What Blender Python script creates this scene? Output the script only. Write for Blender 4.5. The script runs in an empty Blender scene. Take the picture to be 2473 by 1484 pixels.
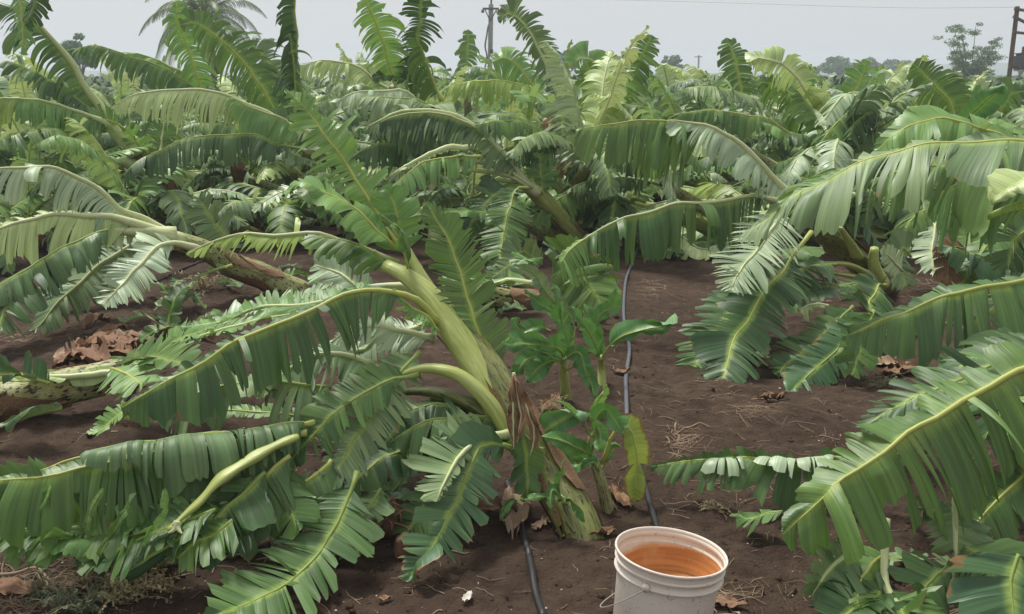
import bpy, math, random
from mathutils import Vector, noise
random.seed(7)
R = math.radians
sc = bpy.context.scene
# ---------------------------------------------------------------- camera, sky, sun, exposure
FP = 2500.0; CW, CH = 2473.0, 1484.0
CAMZ = 1.58; PITCH = 12.55
cam = bpy.data.cameras.new('camera'); camo = bpy.data.objects.new('camera', cam)
sc.collection.objects.link(camo); sc.camera = camo
cam.sensor_fit = 'HORIZONTAL'; cam.angle = 2*math.atan(CW/2/FP)
cam.clip_start = 0.05; cam.clip_end = 9000
camo.location = (0, 0, CAMZ); camo.rotation_euler = (R(90-PITCH), 0, 0)
SUN_EL, SUN_AZ = 62, -35          # azimuth measured from +Y toward +X
w = bpy.data.worlds.new("World"); sc.world = w; w.use_nodes = True
nt = w.node_tree; nt.nodes.clear()
sky = nt.nodes.new('ShaderNodeTexSky'); sky.sky_type = 'NISHITA'; sky.sun_disc = False
sky.sun_elevation = R(SUN_EL); sky.sun_rotation = R(SUN_AZ); sky.air_density = 1.0; sky.dust_density = 6; sky.altitude = 500
hs = nt.nodes.new('ShaderNodeHueSaturation'); hs.inputs['Saturation'].default_value = 0.25; hs.inputs['Value'].default_value = 0.10
mx = nt.nodes.new('ShaderNodeMixRGB'); mx.inputs[0].default_value = 0.86; mx.inputs[2].default_value = (0.575, 0.570, 0.585, 1)
bg = nt.nodes.new('ShaderNodeBackground'); bg.inputs[1].default_value = 1.0
wo = nt.nodes.new('ShaderNodeOutputWorld')
nt.links.new(sky.outputs[0], hs.inputs['Color']); nt.links.new(hs.outputs[0], mx.inputs[1])
nt.links.new(mx.outputs[0], bg.inputs[0]); nt.links.new(bg.outputs[0], wo.inputs[0])
sun = bpy.data.lights.new('sun', 'SUN'); sun.energy = 3.3; sun.angle = R(16); sun.color = (1, 0.965, 0.91)
suno = bpy.data.objects.new('sun', sun); sc.collection.objects.link(suno)
_sd = Vector((math.sin(R(SUN_AZ))*math.cos(R(SUN_EL)), math.cos(R(SUN_AZ))*math.cos(R(SUN_EL)), math.sin(R(SUN_EL))))
suno.rotation_euler = _sd.to_track_quat('Z', 'Y').to_euler()
sc.view_settings.view_transform = 'Standard'; sc.view_settings.look = 'None'
sc.view_settings.exposure = 0.36; sc.view_settings.gamma = 1
sc.cycles.transparent_max_bounces = 8; sc.cycles.max_bounces = 6
sc.cycles.volume_bounces = 1

# ---------------------------------------------------------------- pixel -> world (reference px 2473 x 1484), d = world Y distance
_cp, _sp = math.cos(R(PITCH)), math.sin(R(PITCH))
def ray(x, y):
    a = (x-CW/2)/FP; b = (CH/2-y)/FP
    return Vector((a, _cp+b*_sp, -_sp+b*_cp))
def P(x, y, d):
    v = ray(x, y); return Vector((0, 0, CAMZ)) + v*(d/v.y)
def hgt(x, y):
    """soil height: low beds along the rows, plus clods"""
    r = math.hypot(x, y)
    n = noise.noise
    h = 0.045*n(Vector((x*0.55, y*0.35, 1.3))) + 0.035*math.sin(x*2.4+0.7+0.5*n(Vector((x*.3, y*.3, 7))))
    f = 1.0 if r < 7 else max(0.0, 1-(r-7)/6)
    if f > 0:
        h += f*(0.026*n(Vector((x*3.3, y*3.3, 3.1)))+0.019*n(Vector((x*10, y*10, 5)))+0.011*n(Vector((x*25, y*25, 9)))+0.006*n(Vector((x*52, y*52, 4)))
                + 0.010*max(0, n(Vector((x*17, y*17, 2.2)))-0.15)**1.0)
    return h if r < 60 else h*60/r
def G(x, y, up=0.0):
    v = ray(x, y); t = CAMZ/-v.z; p = Vector((0, 0, CAMZ))+v*t
    for _ in range(2):
        t = (CAMZ-hgt(p.x, p.y)-up)/-v.z; p = Vector((0, 0, CAMZ))+v*t
    return p

# ---------------------------------------------------------------- object helpers
def mesh_obj(name, verts, faces, mat, parent=None, uvs=None, smooth=True, attrs=None):
    me = bpy.data.meshes.new(name); me.from_pydata([tuple(v) for v in verts], [], faces)
    if uvs is not None:
        ul = me.uv_layers.new(name='UVMap'); buf = []
        for f in faces:
            for i in f: buf.extend(uvs[i])
        ul.data.foreach_set('uv', buf)
    if attrs:
        for k, vals in attrs.items():
            a = me.attributes.new(k, 'FLOAT', 'POINT'); a.data.foreach_set('value', vals)
    if mat: me.materials.append(mat)
    if smooth: me.polygons.foreach_set('use_smooth', [True]*len(me.polygons))
    me.update()
    o = bpy.data.objects.new(name, me); sc.collection.objects.link(o)
    if parent is not None:
        o.parent = parent; o.location = -parent_world(parent)
    else:
        xs = [v[0] for v in verts]; ys = [v[1] for v in verts]; zs = [v[2] for v in verts]
        org = Vector(((min(xs)+max(xs))/2, (min(ys)+max(ys))/2, min(zs)))
        import mathutils
        me.transform(mathutils.Matrix.Translation(-org)); o.location = org
    return o
def parent_world(p):
    v = p.location.copy()
    while p.parent is not None:
        p = p.parent; v = v + p.location
    return v
def thing(name, loc, label, cat, group=None):
    o = bpy.data.objects.new(name, None); o.location = loc; o.empty_display_size = 0.1
    sc.collection.objects.link(o); o['label'] = label; o['category'] = cat
    if group: o['group'] = group
    return o
def tag(o, label, cat, group=None, kind=None):
    if label: o['label'] = label
    if cat: o['category'] = cat
    if group: o['group'] = group
    if kind: o['kind'] = kind
    return o

def spline(pts, n):
    """Catmull-Rom through pts, n+1 samples evenly by length"""
    pts = [Vector(p) for p in pts]
    if len(pts) == 2: pts = [pts[0], (pts[0]+pts[1])/2, pts[1]]
    q = [pts[0]*2-pts[1]]+pts+[pts[-1]*2-pts[-2]]
    out = []
    for i in range(1, len(q)-2):
        p0, p1, p2, p3 = q[i-1], q[i], q[i+1], q[i+2]
        for k in range(12):
            t = k/12
            out.append(0.5*((2*p1)+(p2-p0)*t+(2*p0-5*p1+4*p2-p3)*t*t+(3*p1-p0-3*p2+p3)*t**3))
    out.append(q[-2])
    L = [0]
    for a, b in zip(out, out[1:]): L.append(L[-1]+(b-a).length)
    res = []; j = 0
    for i in range(n+1):
        s = L[-1]*i/n
        while j < len(L)-2 and L[j+1] < s: j += 1
        t = (s-L[j])/max(1e-9, L[j+1]-L[j]); res.append(out[j].lerp(out[j+1], min(1, t)))
    return res, L[-1]

def tube(pts, rad, seg=8, n=None, closed=True, squash=None, ridge=0, seed=0, resample=True):
    """returns verts, faces, uvs. rad: function of t in 0..1 or float"""
    if resample: c, L = spline(pts, n or max(6, len(pts)*4))
    else: c = [Vector(p) for p in pts]; L = sum((b-a).length for a, b in zip(c, c[1:]))
    m = len(c)-1
    V, F, U = [], [], []
    up = Vector((0, 0, 1)); T0 = (c[1]-c[0]).normalized()
    if abs(T0.dot(up)) > 0.9: up = Vector((0, 1, 0))
    N = (up-T0*up.dot(T0)).normalized()
    for i, p in enumerate(c):
        T = (c[min(m, i+1)]-c[max(0, i-1)]).normalized()
        N = (N-T*N.dot(T)).normalized(); B = T.cross(N)
        t = i/m; r = rad(t) if callable(rad) else rad
        for k in range(seg):
            a = 2*math.pi*k/seg; rr = r
            if ridge: rr *= 1+ridge*noise.noise(Vector((math.cos(a)*2.2+seed, math.sin(a)*2.2, t*L*2.5+seed)))
            V.append(p+N*math.cos(a)*rr*(squash or 1)+B*math.sin(a)*rr); U.append((k/seg, t*L))
    for i in range(m):
        for k in range(seg):
            a = i*seg+k; b = i*seg+(k+1) % seg
            F.append((a, b, b+seg, a+seg))
    if closed:
        F.append(tuple(range(seg))[::-1]); F.append(tuple(range(m*seg, m*seg+seg)))
    return V, F, U
def join(*parts):
    V, F, U = [], [], []
    for v, f, u in parts:
        o = len(V); V += v; U += u; F += [tuple(i+o for i in g) for g in f]
    return V, F, U

# ---------------------------------------------------------------- materials
def newmat(name):
    m = bpy.data.materials.new(name); m.use_nodes = True
    nt = m.node_tree; nt.nodes.clear()
    return m, nt, nt.nodes.new('ShaderNodeOutputMaterial')
def node(nt, kind, **kw):
    n = nt.nodes.new(kind)
    for k, v in kw.items():
        if k.startswith('i_'): n.inputs[k[2:].replace('_', ' ')].default_value = v
        else: setattr(n, k, v)
    return n
def mixc(nt, fac, a, b, blend='MIX'):
    n = nt.nodes.new('ShaderNodeMixRGB'); n.blend_type = blend
    for s, v in ((0, fac), (1, a), (2, b)):
        if isinstance(v, (int, float)): n.inputs[s].default_value = v
        elif isinstance(v, tuple): n.inputs[s].default_value = v if len(v) == 4 else v+(1,)
        else: nt.links.new(v, n.inputs[s])
    return n.outputs[0]
def mapr(nt, v, a, b, c=0, d=1, smooth=False):
    n = nt.nodes.new('ShaderNodeMapRange'); n.clamp = True
    if smooth: n.interpolation_type = 'SMOOTHSTEP'
    nt.links.new(v, n.inputs[0])
    for i, x in enumerate((a, b, c, d)): n.inputs[i+1].default_value = x
    return n.outputs[0]
def mth(nt, op, a, b=0.0):
    n = nt.nodes.new('ShaderNodeMath'); n.operation = op
    for s, v in ((0, a), (1, b)):
        if isinstance(v, (int, float)): n.inputs[s].default_value = v
        else: nt.links.new(v, n.inputs[s])
    return n.outputs[0]

def leaf_mat(name, up1, up2, under, dry=0.06, rough=0.42, yel=None, trans=0.28, rib=(0.20, 0.28, 0.055)):
    m, nt, out = newmat(name)
    uv = node(nt, 'ShaderNodeUVMap'); uv.uv_map = 'UVMap'
    mp = node(nt, 'ShaderNodeMapping'); mp.inputs['Scale'].default_value = (120, 3.0, 1); nt.links.new(uv.outputs[0], mp.inputs[0])
    vn = node(nt, 'ShaderNodeTexNoise'); vn.inputs['Scale'].default_value = 1.0; vn.inputs['Detail'].default_value = 2; nt.links.new(mp.outputs[0], vn.inputs['Vector'])
    mp2 = node(nt, 'ShaderNodeMapping'); mp2.inputs['Scale'].default_value = (28, 2.0, 1); nt.links.new(uv.outputs[0], mp2.inputs[0])
    vb = node(nt, 'ShaderNodeTexNoise'); vb.inputs['Scale'].default_value = 1.0; vb.inputs['Detail'].default_value = 2; nt.links.new(mp2.outputs[0], vb.inputs['Vector'])
    tc = node(nt, 'ShaderNodeTexCoord')
    nz = node(nt, 'ShaderNodeTexNoise'); nz.inputs['Scale'].default_value = 4.0; nz.inputs['Detail'].default_value = 4; nt.links.new(tc.outputs['Object'], nz.inputs['Vector'])
    at = node(nt, 'ShaderNodeAttribute'); at.attribute_name = 'strip'
    oi = node(nt, 'ShaderNodeObjectInfo')
    f = mth(nt, 'ADD', mth(nt, 'MULTIPLY', at.outputs['Fac'], 0.55), mth(nt, 'MULTIPLY', nz.outputs[0], 0.40))
    f = mth(nt, 'ADD', f, mth(nt, 'MULTIPLY', oi.outputs['Random'], 0.40))
    f = mapr(nt, f, 0.2, 1.15)
    c = mixc(nt, f, up1, up2)
    edge = node(nt, 'ShaderNodeAttribute'); edge.attribute_name = 'rim'
    ribf = mapr(nt, edge.outputs['Fac'], 0.0, 0.20, 0.85, 0.0, True)
    c = mixc(nt, ribf, c, rib)
    cu = mixc(nt, f, under, tuple(x*0.74 for x in under))
    geo = node(nt, 'ShaderNodeNewGeometry')
    c = mixc(nt, geo.outputs['Backfacing'], c, cu)
    lum = mapr(nt, vn.outputs[0], 0.3, 0.7, 0.76, 1.20)
    lum2 = mapr(nt, vb.outputs[0], 0.3, 0.7, 0.80, 1.20)
    hv = node(nt, 'ShaderNodeHueSaturation'); nt.links.new(mth(nt, 'MULTIPLY', lum, mth(nt, 'MULTIPLY', lum2, 1.52)), hv.inputs['Value']); nt.links.new(c, hv.inputs['Color'])
    c = hv.outputs[0]
    # dry torn margin: brown near the outer edge where a patchy noise is high
    nd = node(nt, 'ShaderNodeTexNoise'); nd.inputs['Scale'].default_value = 9; nd.inputs['Detail'].default_value = 5; nt.links.new(tc.outputs['Object'], nd.inputs['Vector'])
    nd2 = node(nt, 'ShaderNodeTexNoise'); nd2.inputs['Scale'].default_value = 60; nd2.inputs['Detail'].default_value = 3; nt.links.new(tc.outputs['Object'], nd2.inputs['Vector'])
    e = mth(nt, 'ADD', mth(nt, 'MULTIPLY', edge.outputs['Fac'], 1.0), mth(nt, 'MULTIPLY', mth(nt, 'SUBTRACT', nd.outputs[0], 0.5), 0.9))
    e = mth(nt, 'ADD', e, mth(nt, 'MULTIPLY', mth(nt, 'SUBTRACT', nd2.outputs[0], 0.5), 0.25))
    if yel:
        c = mixc(nt, mapr(nt, e, 0.75-yel, 1.05-yel), c, (0.42, 0.36, 0.035))
    c = mixc(nt, mapr(nt, e, 1.10-dry, 1.22-dry), c, (0.22, 0.12, 0.05))
    # small sap spots / scars
    vo = node(nt, 'ShaderNodeTexVoronoi'); vo.inputs['Scale'].default_value = 42; nt.links.new(tc.outputs['Object'], vo.inputs['Vector'])
    sp = mapr(nt, vo.outputs['Distance'], 0.05, 0.12, 0.4, 0.0)
    sp = mth(nt, 'MULTIPLY', sp, mapr(nt, nd.outputs[0], 0.52, 0.6))
    c = mixc(nt, sp, c, (0.07, 0.06, 0.03))
    bs = node(nt, 'ShaderNodeBsdfPrincipled')
    nt.links.new(c, bs.inputs['Base Color']); bs.inputs['Specular IOR Level'].default_value = 0.45
    nt.links.new(mapr(nt, nz.outputs[0], 0.3, 0.7, rough-0.07, rough+0.12), bs.inputs['Roughness'])
    bp = node(nt, 'ShaderNodeBump'); bp.inputs['Strength'].default_value = 0.5; bp.inputs['Distance'].default_value = 0.005
    nt.links.new(mth(nt, 'ADD', mth(nt, 'MULTIPLY', vn.outputs[0], 0.5), mth(nt, 'MULTIPLY', vb.outputs[0], 1.6)), bp.inputs['Height']); nt.links.new(bp.outputs[0], bs.inputs['Normal'])
    tr = node(nt, 'ShaderNodeBsdfTranslucent')
    nt.links.new(mixc(nt, 0.5, c, (up2[0]*1.6, up2[1]*1.5, up2[2]*0.7)), tr.inputs['Color'])
    ms = node(nt, 'ShaderNodeMixShader'); ms.inputs[0].default_value = trans
    nt.links.new(bs.outputs[0], ms.inputs[1]); nt.links.new(tr.outputs[0], ms.inputs[2]); nt.links.new(ms.outputs[0], out.inputs[0])
    return m

def mottled(name, c1, c2, c3=None, scale=6, stretch=(1, 1, 1), rough=0.6, bump=0.3, spots=None, uvm=True, spec=0.3, thr=(0.45, 0.6), thr3=(0.58, 0.66)):
    m, nt, out = newmat(name)
    if uvm: s = node(nt, 'ShaderNodeUVMap'); s.uv_map = 'UVMap'; src = s.outputs[0]
    else: s = node(nt, 'ShaderNodeTexCoord'); src = s.outputs['Object']
    mp = node(nt, 'ShaderNodeMapping'); mp.inputs['Scale'].default_value = stretch; nt.links.new(src, mp.inputs[0])
    a = node(nt, 'ShaderNodeTexNoise'); a.inputs['Scale'].default_value = scale; a.inputs['Detail'].default_value = 6; a.inputs['Roughness'].default_value = .6; nt.links.new(mp.outputs[0], a.inputs['Vector'])
    b = node(nt, 'ShaderNodeTexNoise'); b.inputs['Scale'].default_value = scale*3.1; b.inputs['Detail'].default_value = 6; b.inputs['Roughness'].default_value = .65; nt.links.new(mp.outputs[0], b.inputs['Vector'])
    c = mixc(nt, mapr(nt, a.outputs[0], thr[0], thr[1]), c1, c2)
    if c3: c = mixc(nt, mapr(nt, b.outputs[0], thr3[0], thr3[1]), c, c3)
    c = mixc(nt, 0.5, c, mixc(nt, mapr(nt, b.outputs[0], .3, .7), (0.35, 0.35, 0.35), (0.65, 0.65, 0.65)), 'OVERLAY')
    bs = node(nt, 'ShaderNodeBsdfPrincipled'); nt.links.new(c, bs.inputs['Base Color']); bs.inputs['Roughness'].default_value = rough
    bs.inputs['Specular IOR Level'].default_value = spec
    bp = node(nt, 'ShaderNodeBump'); bp.inputs['Strength'].default_value = bump; bp.inputs['Distance'].default_value = 0.01
    nt.links.new(b.outputs[0], bp.inputs['Height']); nt.links.new(bp.outputs[0], bs.inputs['Normal'])
    nt.links.new(bs.outputs[0], out.inputs[0]); return m

GL = (0.30, 0.385, 0.25)      # glaucous underside
M = {}
M['mid'] = leaf_mat('leaf_mid_green', (0.024, 0.070, 0.017), (0.115, 0.200, 0.045), (0.20, 0.29, 0.17))
M['dark'] = leaf_mat('leaf_deep_green', (0.015, 0.048, 0.014), (0.072, 0.138, 0.034), (0.14, 0.21, 0.13), rough=0.46, trans=.14)
M['blue'] = leaf_mat('leaf_blue_green', (0.042, 0.092, 0.033), (0.155, 0.220, 0.088), (0.26, 0.35, 0.25), rough=0.5, trans=.12)
M['light'] = leaf_mat('leaf_fresh_green', (0.085, 0.180, 0.050), (0.155, 0.270, 0.070), (0.27, 0.37, 0.15), dry=0.06)
M['yell'] = leaf_mat('leaf_yellow_green', (0.14, 0.23, 0.045), (0.26, 0.34, 0.08), (0.36, 0.43, 0.15), dry=0.04, trans=.3)
M['pale'] = leaf_mat('leaf_glaucous', (0.16, 0.24, 0.14), (0.32, 0.40, 0.24), (0.31, 0.40, 0.25), dry=0.04, rib=(0.4, 0.47, 0.27), trans=.18)
M['paley'] = leaf_mat('leaf_pale_yellow', (0.25, 0.34, 0.13), (0.36, 0.44, 0.19), (0.36, 0.43, 0.2), dry=0.0, rib=(0.45, 0.5, 0.25), trans=.25)
M['sick'] = leaf_mat('leaf_yellowing', (0.15, 0.24, 0.04), (0.26, 0.32, 0.06), (0.24, 0.29, 0.08), dry=0.30, yel=0.02)
M['aged'] = leaf_mat('leaf_worn_green', (0.030, 0.078, 0.032), (0.060, 0.120, 0.040), (0.15, 0.22, 0.12), dry=0.15, yel=-0.2, trans=.14)
M['young'] = leaf_mat('leaf_sucker_green', (0.040, 0.125, 0.035), (0.105, 0.225, 0.060), (0.18, 0.32, 0.15), dry=0.05, rough=.4)
M['dead'] = mottled('dry_leaf_brown', (0.20, 0.115, 0.06), (0.32, 0.20, 0.115), (0.07, 0.04, 0.025), scale=5, stretch=(6, 30, 1), rough=.85)
M['rib_g'] = mottled('midrib_green', (0.20, 0.28, 0.065), (0.28, 0.35, 0.09), None, scale=8, stretch=(3, 1, 1), rough=.45, bump=.08)
M['rib_p'] = mottled('midrib_pale', (0.47, 0.53, 0.25), (0.58, 0.62, 0.36), None, scale=8, stretch=(3, 1, 1), rough=.45, bump=.08)
M['rib_y'] = mottled('midrib_yellow', (0.36, 0.41, 0.085), (0.45, 0.48, 0.15), None, scale=8, stretch=(3, 1, 1), rough=.45, bump=.08)
M['stem_g'] = mottled('pseudostem_green', (0.115, 0.13, 0.035), (0.23, 0.25, 0.07), (0.028, 0.022, 0.013), scale=2.6, stretch=(6, 2.2, 1), rough=.42, bump=.3, spec=.45, thr=(.38, .62), thr3=(.53, .60))
M['stem_c'] = mottled('pseudostem_clean_green', (0.30, 0.36, 0.085), (0.42, 0.47, 0.16), (0.12, 0.13, 0.03), scale=3.0, stretch=(5, 2, 1), rough=.4, bump=.15, spec=.45, thr3=(.68, .76))
M['stem_b'] = mottled('pseudostem_brown', (0.13, 0.055, 0.026), (0.20, 0.13, 0.055), (0.025, 0.014, 0.01), scale=2.6, stretch=(8, 3, 1), rough=.7, bump=.4, thr3=(.52, .6))
M['stem_m'] = mottled('pseudostem_mixed', (0.34, 0.37, 0.15), (0.17, 0.13, 0.05), (0.028, 0.016, 0.012), scale=2.4, stretch=(4, 3, 1), rough=.55, bump=.35, thr=(.5, .66), thr3=(.53, .6))

M['stem_l'] = mottled('felled_stem_pale', (0.42, 0.44, 0.20), (0.28, 0.26, 0.10), (0.035, 0.024, 0.018), scale=2.2, stretch=(3, 3, 1), rough=.5, bump=.3, thr=(.44, .58), thr3=(.51, .57))
M['rolled'] = mottled('rolled_leaf_green', (0.035, 0.09, 0.03), (0.06, 0.13, 0.04), None, scale=5, stretch=(10, 2, 1), rough=.5)
# ---------------------------------------------------------------- the leaf builder
def leaf(parent, pts, W, face='u', en=0, ef=0, dr=3.0, drf=None, tear=0.05, gap=0.10, mat='mid', flip=False, pet=0.12,
         rr=0.011, rib=None, col=0.012, wf=None, wn=None, rough=1.0, lean=0.28, seed=None, name='leaf', top=False, label=None, ground=False, hold=0.18, norib=False, ragged=0.16):
    """midrib through pts; both half blades are torn into ribbons that leave the rib and sag under their weight.
       en/ef: start elevation in degrees of the half blade nearer / farther from the path side; dr: sag per metre."""
    rnd = random.Random(seed if seed is not None else int(abs(pts[0][0]*7919+pts[-1][-1]*104729+pts[-1][0]*31)*1000) % 99991)
    L0 = spline(pts, 8)[1]
    n = max(12, int(L0/col)); c, L = spline(pts, n)
    # gentle wander so that no rib is a perfect spline
    am = L*0.006*rough; sd = rnd.random()*50
    for i in range(1, n): c[i] = c[i]+Vector((noise.noise(Vector((i/n*7, sd, 0))), noise.noise(Vector((i/n*7, sd, 9))), noise.noise(Vector((i/n*7, sd, 19)))))*am*3
    if face == 'u': N0 = Vector((0, 0, 1))
    elif face == 'c': N0 = Vector((0, -1, 0.45)).normalized()
    else: N0 = Vector(face).normalized()
    drf = dr if drf is None else drf
    wf = W if wf is None else wf; wn = W if wn is None else wn
    Gv = Vector((0, 0, -1))
    V, F, U, A, E = [], [], [], [], []
    i0 = int(pet*n)
    frames = []
    Np = N0
    for i in range(n+1):
        T = (c[min(n, i+1)]-c[max(0, i-1)]).normalized()
        Nn = N0-T*N0.dot(T)
        Nn = Nn.normalized() if Nn.length > 0.25 else (Np-T*Np.dot(T)).normalized()
        Nn = (Nn*0.35+Np*0.65) if i else Nn
        Nn = (Nn-T*Nn.dot(T)).normalized(); Np = Nn
        frames.append((T, Nn, T.cross(Nn)))
    for side in (1, -1):
        sc_ = sum((f[2]*side).dot(Vector((0, -1, -0.45))) for f in frames)
        near = sc_ > 0
        elev = R(en if near else ef); droop = dr if near else drf; w_ = wn if near else wf
        if w_ <= 0.002: continue
        i = i0
        while i < n:
            # one ribbon: columns i..j
            # rips come in runs: stretches of fine shreds, then a stretch of blade left whole
            run = noise.noise(Vector((i*(L/n)*4.5, sd+21, side*3)))
            big = W >= .2 and col < .013
            step = tear*(rnd.uniform(0.2, 0.65) if run < (.10 if big else .2) else rnd.uniform(0.7, 2.0 if big else 1.5))*(.9 if rnd.random() < .8 else 1.8)
            j = min(n, i+max(1, int(round(step/(L/n)))))
            if n-j < 2: j = n
            cols = list(range(i, j+1)); mid = (i+j)/2
            jl = rnd.uniform(1-ragged*rough*1.6, 1.03); je = (rnd.gauss(0, 0.05)+.22*noise.noise(Vector((i*(L/n)*6, sd, side*5))))*rough; jt = (rnd.gauss(0, 0.035)+.28*noise.noise(Vector((i*(L/n)*7, sd+9, side*5))))*rough
            jd = droop*(1+.5*noise.noise(Vector((i*(L/n)*6, sd+3, side*7)))+rnd.uniform(-.10, .10)); tw = rnd.gauss(0, 0.16)*rough; sv = rnd.random(); spl = rnd.uniform(0.0, 0.6)
            obl = rnd.gauss(0, 0.10); bul = rnd.uniform(-0.12, 0.22); gp = gap*rnd.uniform(0.3, 1.7)
            if rnd.random() < 0.05*rough: jl *= rnd.uniform(0.35, 0.7)
            if rnd.random() < 0.04*rough: je += rnd.uniform(0.4, 1.2)
            tp_ = rnd.uniform(0, .25); cut = rnd.choice([-1, 1])*rnd.uniform(0, .14); wav = rnd.uniform(0, 6.28); wa = rnd.uniform(0, 0.10)*rough
            base = len(V); K = len(cols)
            maxlen = w_
            rows = max(4, min(12, int(maxlen/0.028)))
            for q, ci in enumerate(cols):
                s = max(0.0, (ci-i0)/max(1, n-i0))
                prof = (min(1, s/0.13)**0.55)*(min(1, (1-s)/0.34)**0.55) if s < 1 else 0
                prof = 1.0 if norib else max(prof, 0.10 if s < 0.98 else 0.06)
                ln = w_*prof*jl*(1+obl*((q/(K-1))-0.5)*1.2+(rnd.uniform(-0.10, 0.03)-(.10 if rnd.random() < .12 else 0))*rough-max(0, cut*((q/(K-1))-0.5)*4)*rough)
                T, Nn, Lr = frames[ci]
                le = lean+0.9*s**4*1.1
                d = (Lr*side*math.cos(elev+je)+Nn*math.sin(elev+je)+T*(le+jt)).normalized()
                p = c[ci].copy(); ds = ln/rows
                across = (q/(K-1))-0.5; hw = (j-i)*(L/n)
                B = T
                for r_ in range(rows+1):
                    f = r_/rows; open_ = max(0, f-spl)/(1-spl)
                    sn = B.cross(d)
                    sn = sn.normalized() if sn.length > 1e-4 else Nn
                    taper = 1-tp_*max(0, (f-0.86)/0.14)**2 if K > 2 else 1
                    off = -T*across*hw*(gp*1.1*open_+1-taper)
                    off = off+sn*(bul*hw*(1-4*across*across)*min(1, f*3)+tw*across*hw*open_*1.8)
                    q_ = p+off
                    if ground:
                        gz = hgt(q_.x, q_.y)+0.006+0.004*((mid*7) % 5)
                        if q_.z < gz: q_.z = gz
                    V.append(q_); U.append((ci*(L/n), f*ln)); A.append(sv); E.append(f)
                    if r_ < rows:
                        p = p+d*ds
                        if ground:
                            gz = hgt(p.x, p.y)+0.004
                            if p.z < gz:
                                p.z = gz; d = Vector((d.x, d.y, max(d.z, -0.02)))
                                if d.length < 0.3: d = Vector((Lr.x*side, Lr.y*side, 0))
                                d.normalize()
                        k = jd*ds*(hold+f*1.2)
                        d = (d+Gv*k+Nn*math.sin(f*6+wav)*wa*0.5).normalized()
            for q in range(K-1):
                for r_ in range(rows):
                    a = base+q*(rows+1)+r_; b = a+rows+1
                    fc = (a, b, b+1, a+1)
                    if (side == 1) != flip: fc = fc[::-1]
                    F.append(fc)
            i = j
    o = mesh_obj(name, V, F, M[mat], parent, U, attrs={'strip': A, 'rim': E})
    if label: o['label'] = label
    if norib: return o
    rb = rib or ('rib_p' if (flip or mat in ('pale', 'paley')) else ('rib_y' if mat in ('light', 'yell', 'sick') else 'rib_g'))
    r0 = rr*(0.92 if rb in ('rib_p', 'stem_c') else 0.54)
    nn = max(10, n//4)
    rv = [c[int(k*n/nn)]+frames[int(k*n/nn)][1]*((0.15 if rb == 'rib_p' else -0.35)*r0) for k in range(nn+1)]
    tv, tf, tu = tube(rv, lambda t: r0*((1-t)**0.75)*(1+0.9*max(0, (pet*1.3-t)/max(.01, pet*1.3)))+0.0018, seg=8, resample=False)
    wp = mesh_obj('midrib', tv, tf, M[rb], o, tu) if parent is None else mesh_obj('midrib', tv, tf, M[rb], o, tu)
    return o

def stem(parent, pts, r0, r1, mat='stem_g', seg=18, ridge=.18, sheaths=3, seed=1, name='pseudostem', shmat='dead'):
    """pseudostem of overlapping leaf sheaths: a ridged body plus proud sheath lips wrapped round it"""
    rnd = random.Random(seed)
    n = 26
    body = tube(pts, lambda t: r0+(r1-r0)*t+0.012*max(0, 1-t*7)*(r0/0.07), seg=seg, n=n, ridge=ridge, seed=seed)
    o = mesh_obj(name, *body[:2], M[mat], parent, body[2])
    c, L = spline(pts, 60)
    parts_g, parts_d = [], []
    for k in range(sheaths):
        s0 = rnd.uniform(0.0, 0.55); s1 = min(1.0, s0+rnd.uniform(0.3, 0.5)); a0 = rnd.uniform(0, 6.28); aw = rnd.uniform(1.2, 2.4)
        dead = rnd.random() < 0.45
        V, F, U = [], [], []
        S, Q = 14, 8
        for i in range(S+1):
            t = s0+(s1-s0)*i/S; ci = min(59, int(t*60)); p = c[ci].lerp(c[ci+1], t*60-ci)
            T = (c[min(60, ci+1)]-c[max(0, ci-1)]).normalized(); up = Vector((0, -1, .3)); up = (up-T*up.dot(T)).normalized(); B = T.cross(up)
            wd = aw*max(.06, 1-(i/S)**2.2)*(.55+.45*min(1, i/S*3))*(1+.12*noise.noise(Vector((i*.6, k, seed))))
            for q in range(Q+1):
                a = a0+wd*(q/Q-0.5); e = abs(q/Q-0.5)*2
                r = (r0+(r1-r0)*t)*(1.06+(0.10 if dead else 0.05)*e*e+0.35*max(0, i/S-0.8)*(1.5 if dead else .6))+0.003+0.004*noise.noise(Vector((a*3, t*9, seed)))
                V.append(p+up*math.cos(a)*r+B*math.sin(a)*r); U.append((q/Q*.4, t*L))
        for i in range(S):
            for q in range(Q):
                a = i*(Q+1)+q; F.append((a, a+1, a+Q+2, a+Q+1))
        (parts_d if dead else parts_g).append((V, F, U))
    for pt in parts_g: mesh_obj('leaf_sheath', *pt[:2], M[mat], parent, pt[2])
    for pt in parts_d:
        mesh_obj('dry_sheath', *pt[:2], M[shmat], parent, pt[2])
    return o

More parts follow.
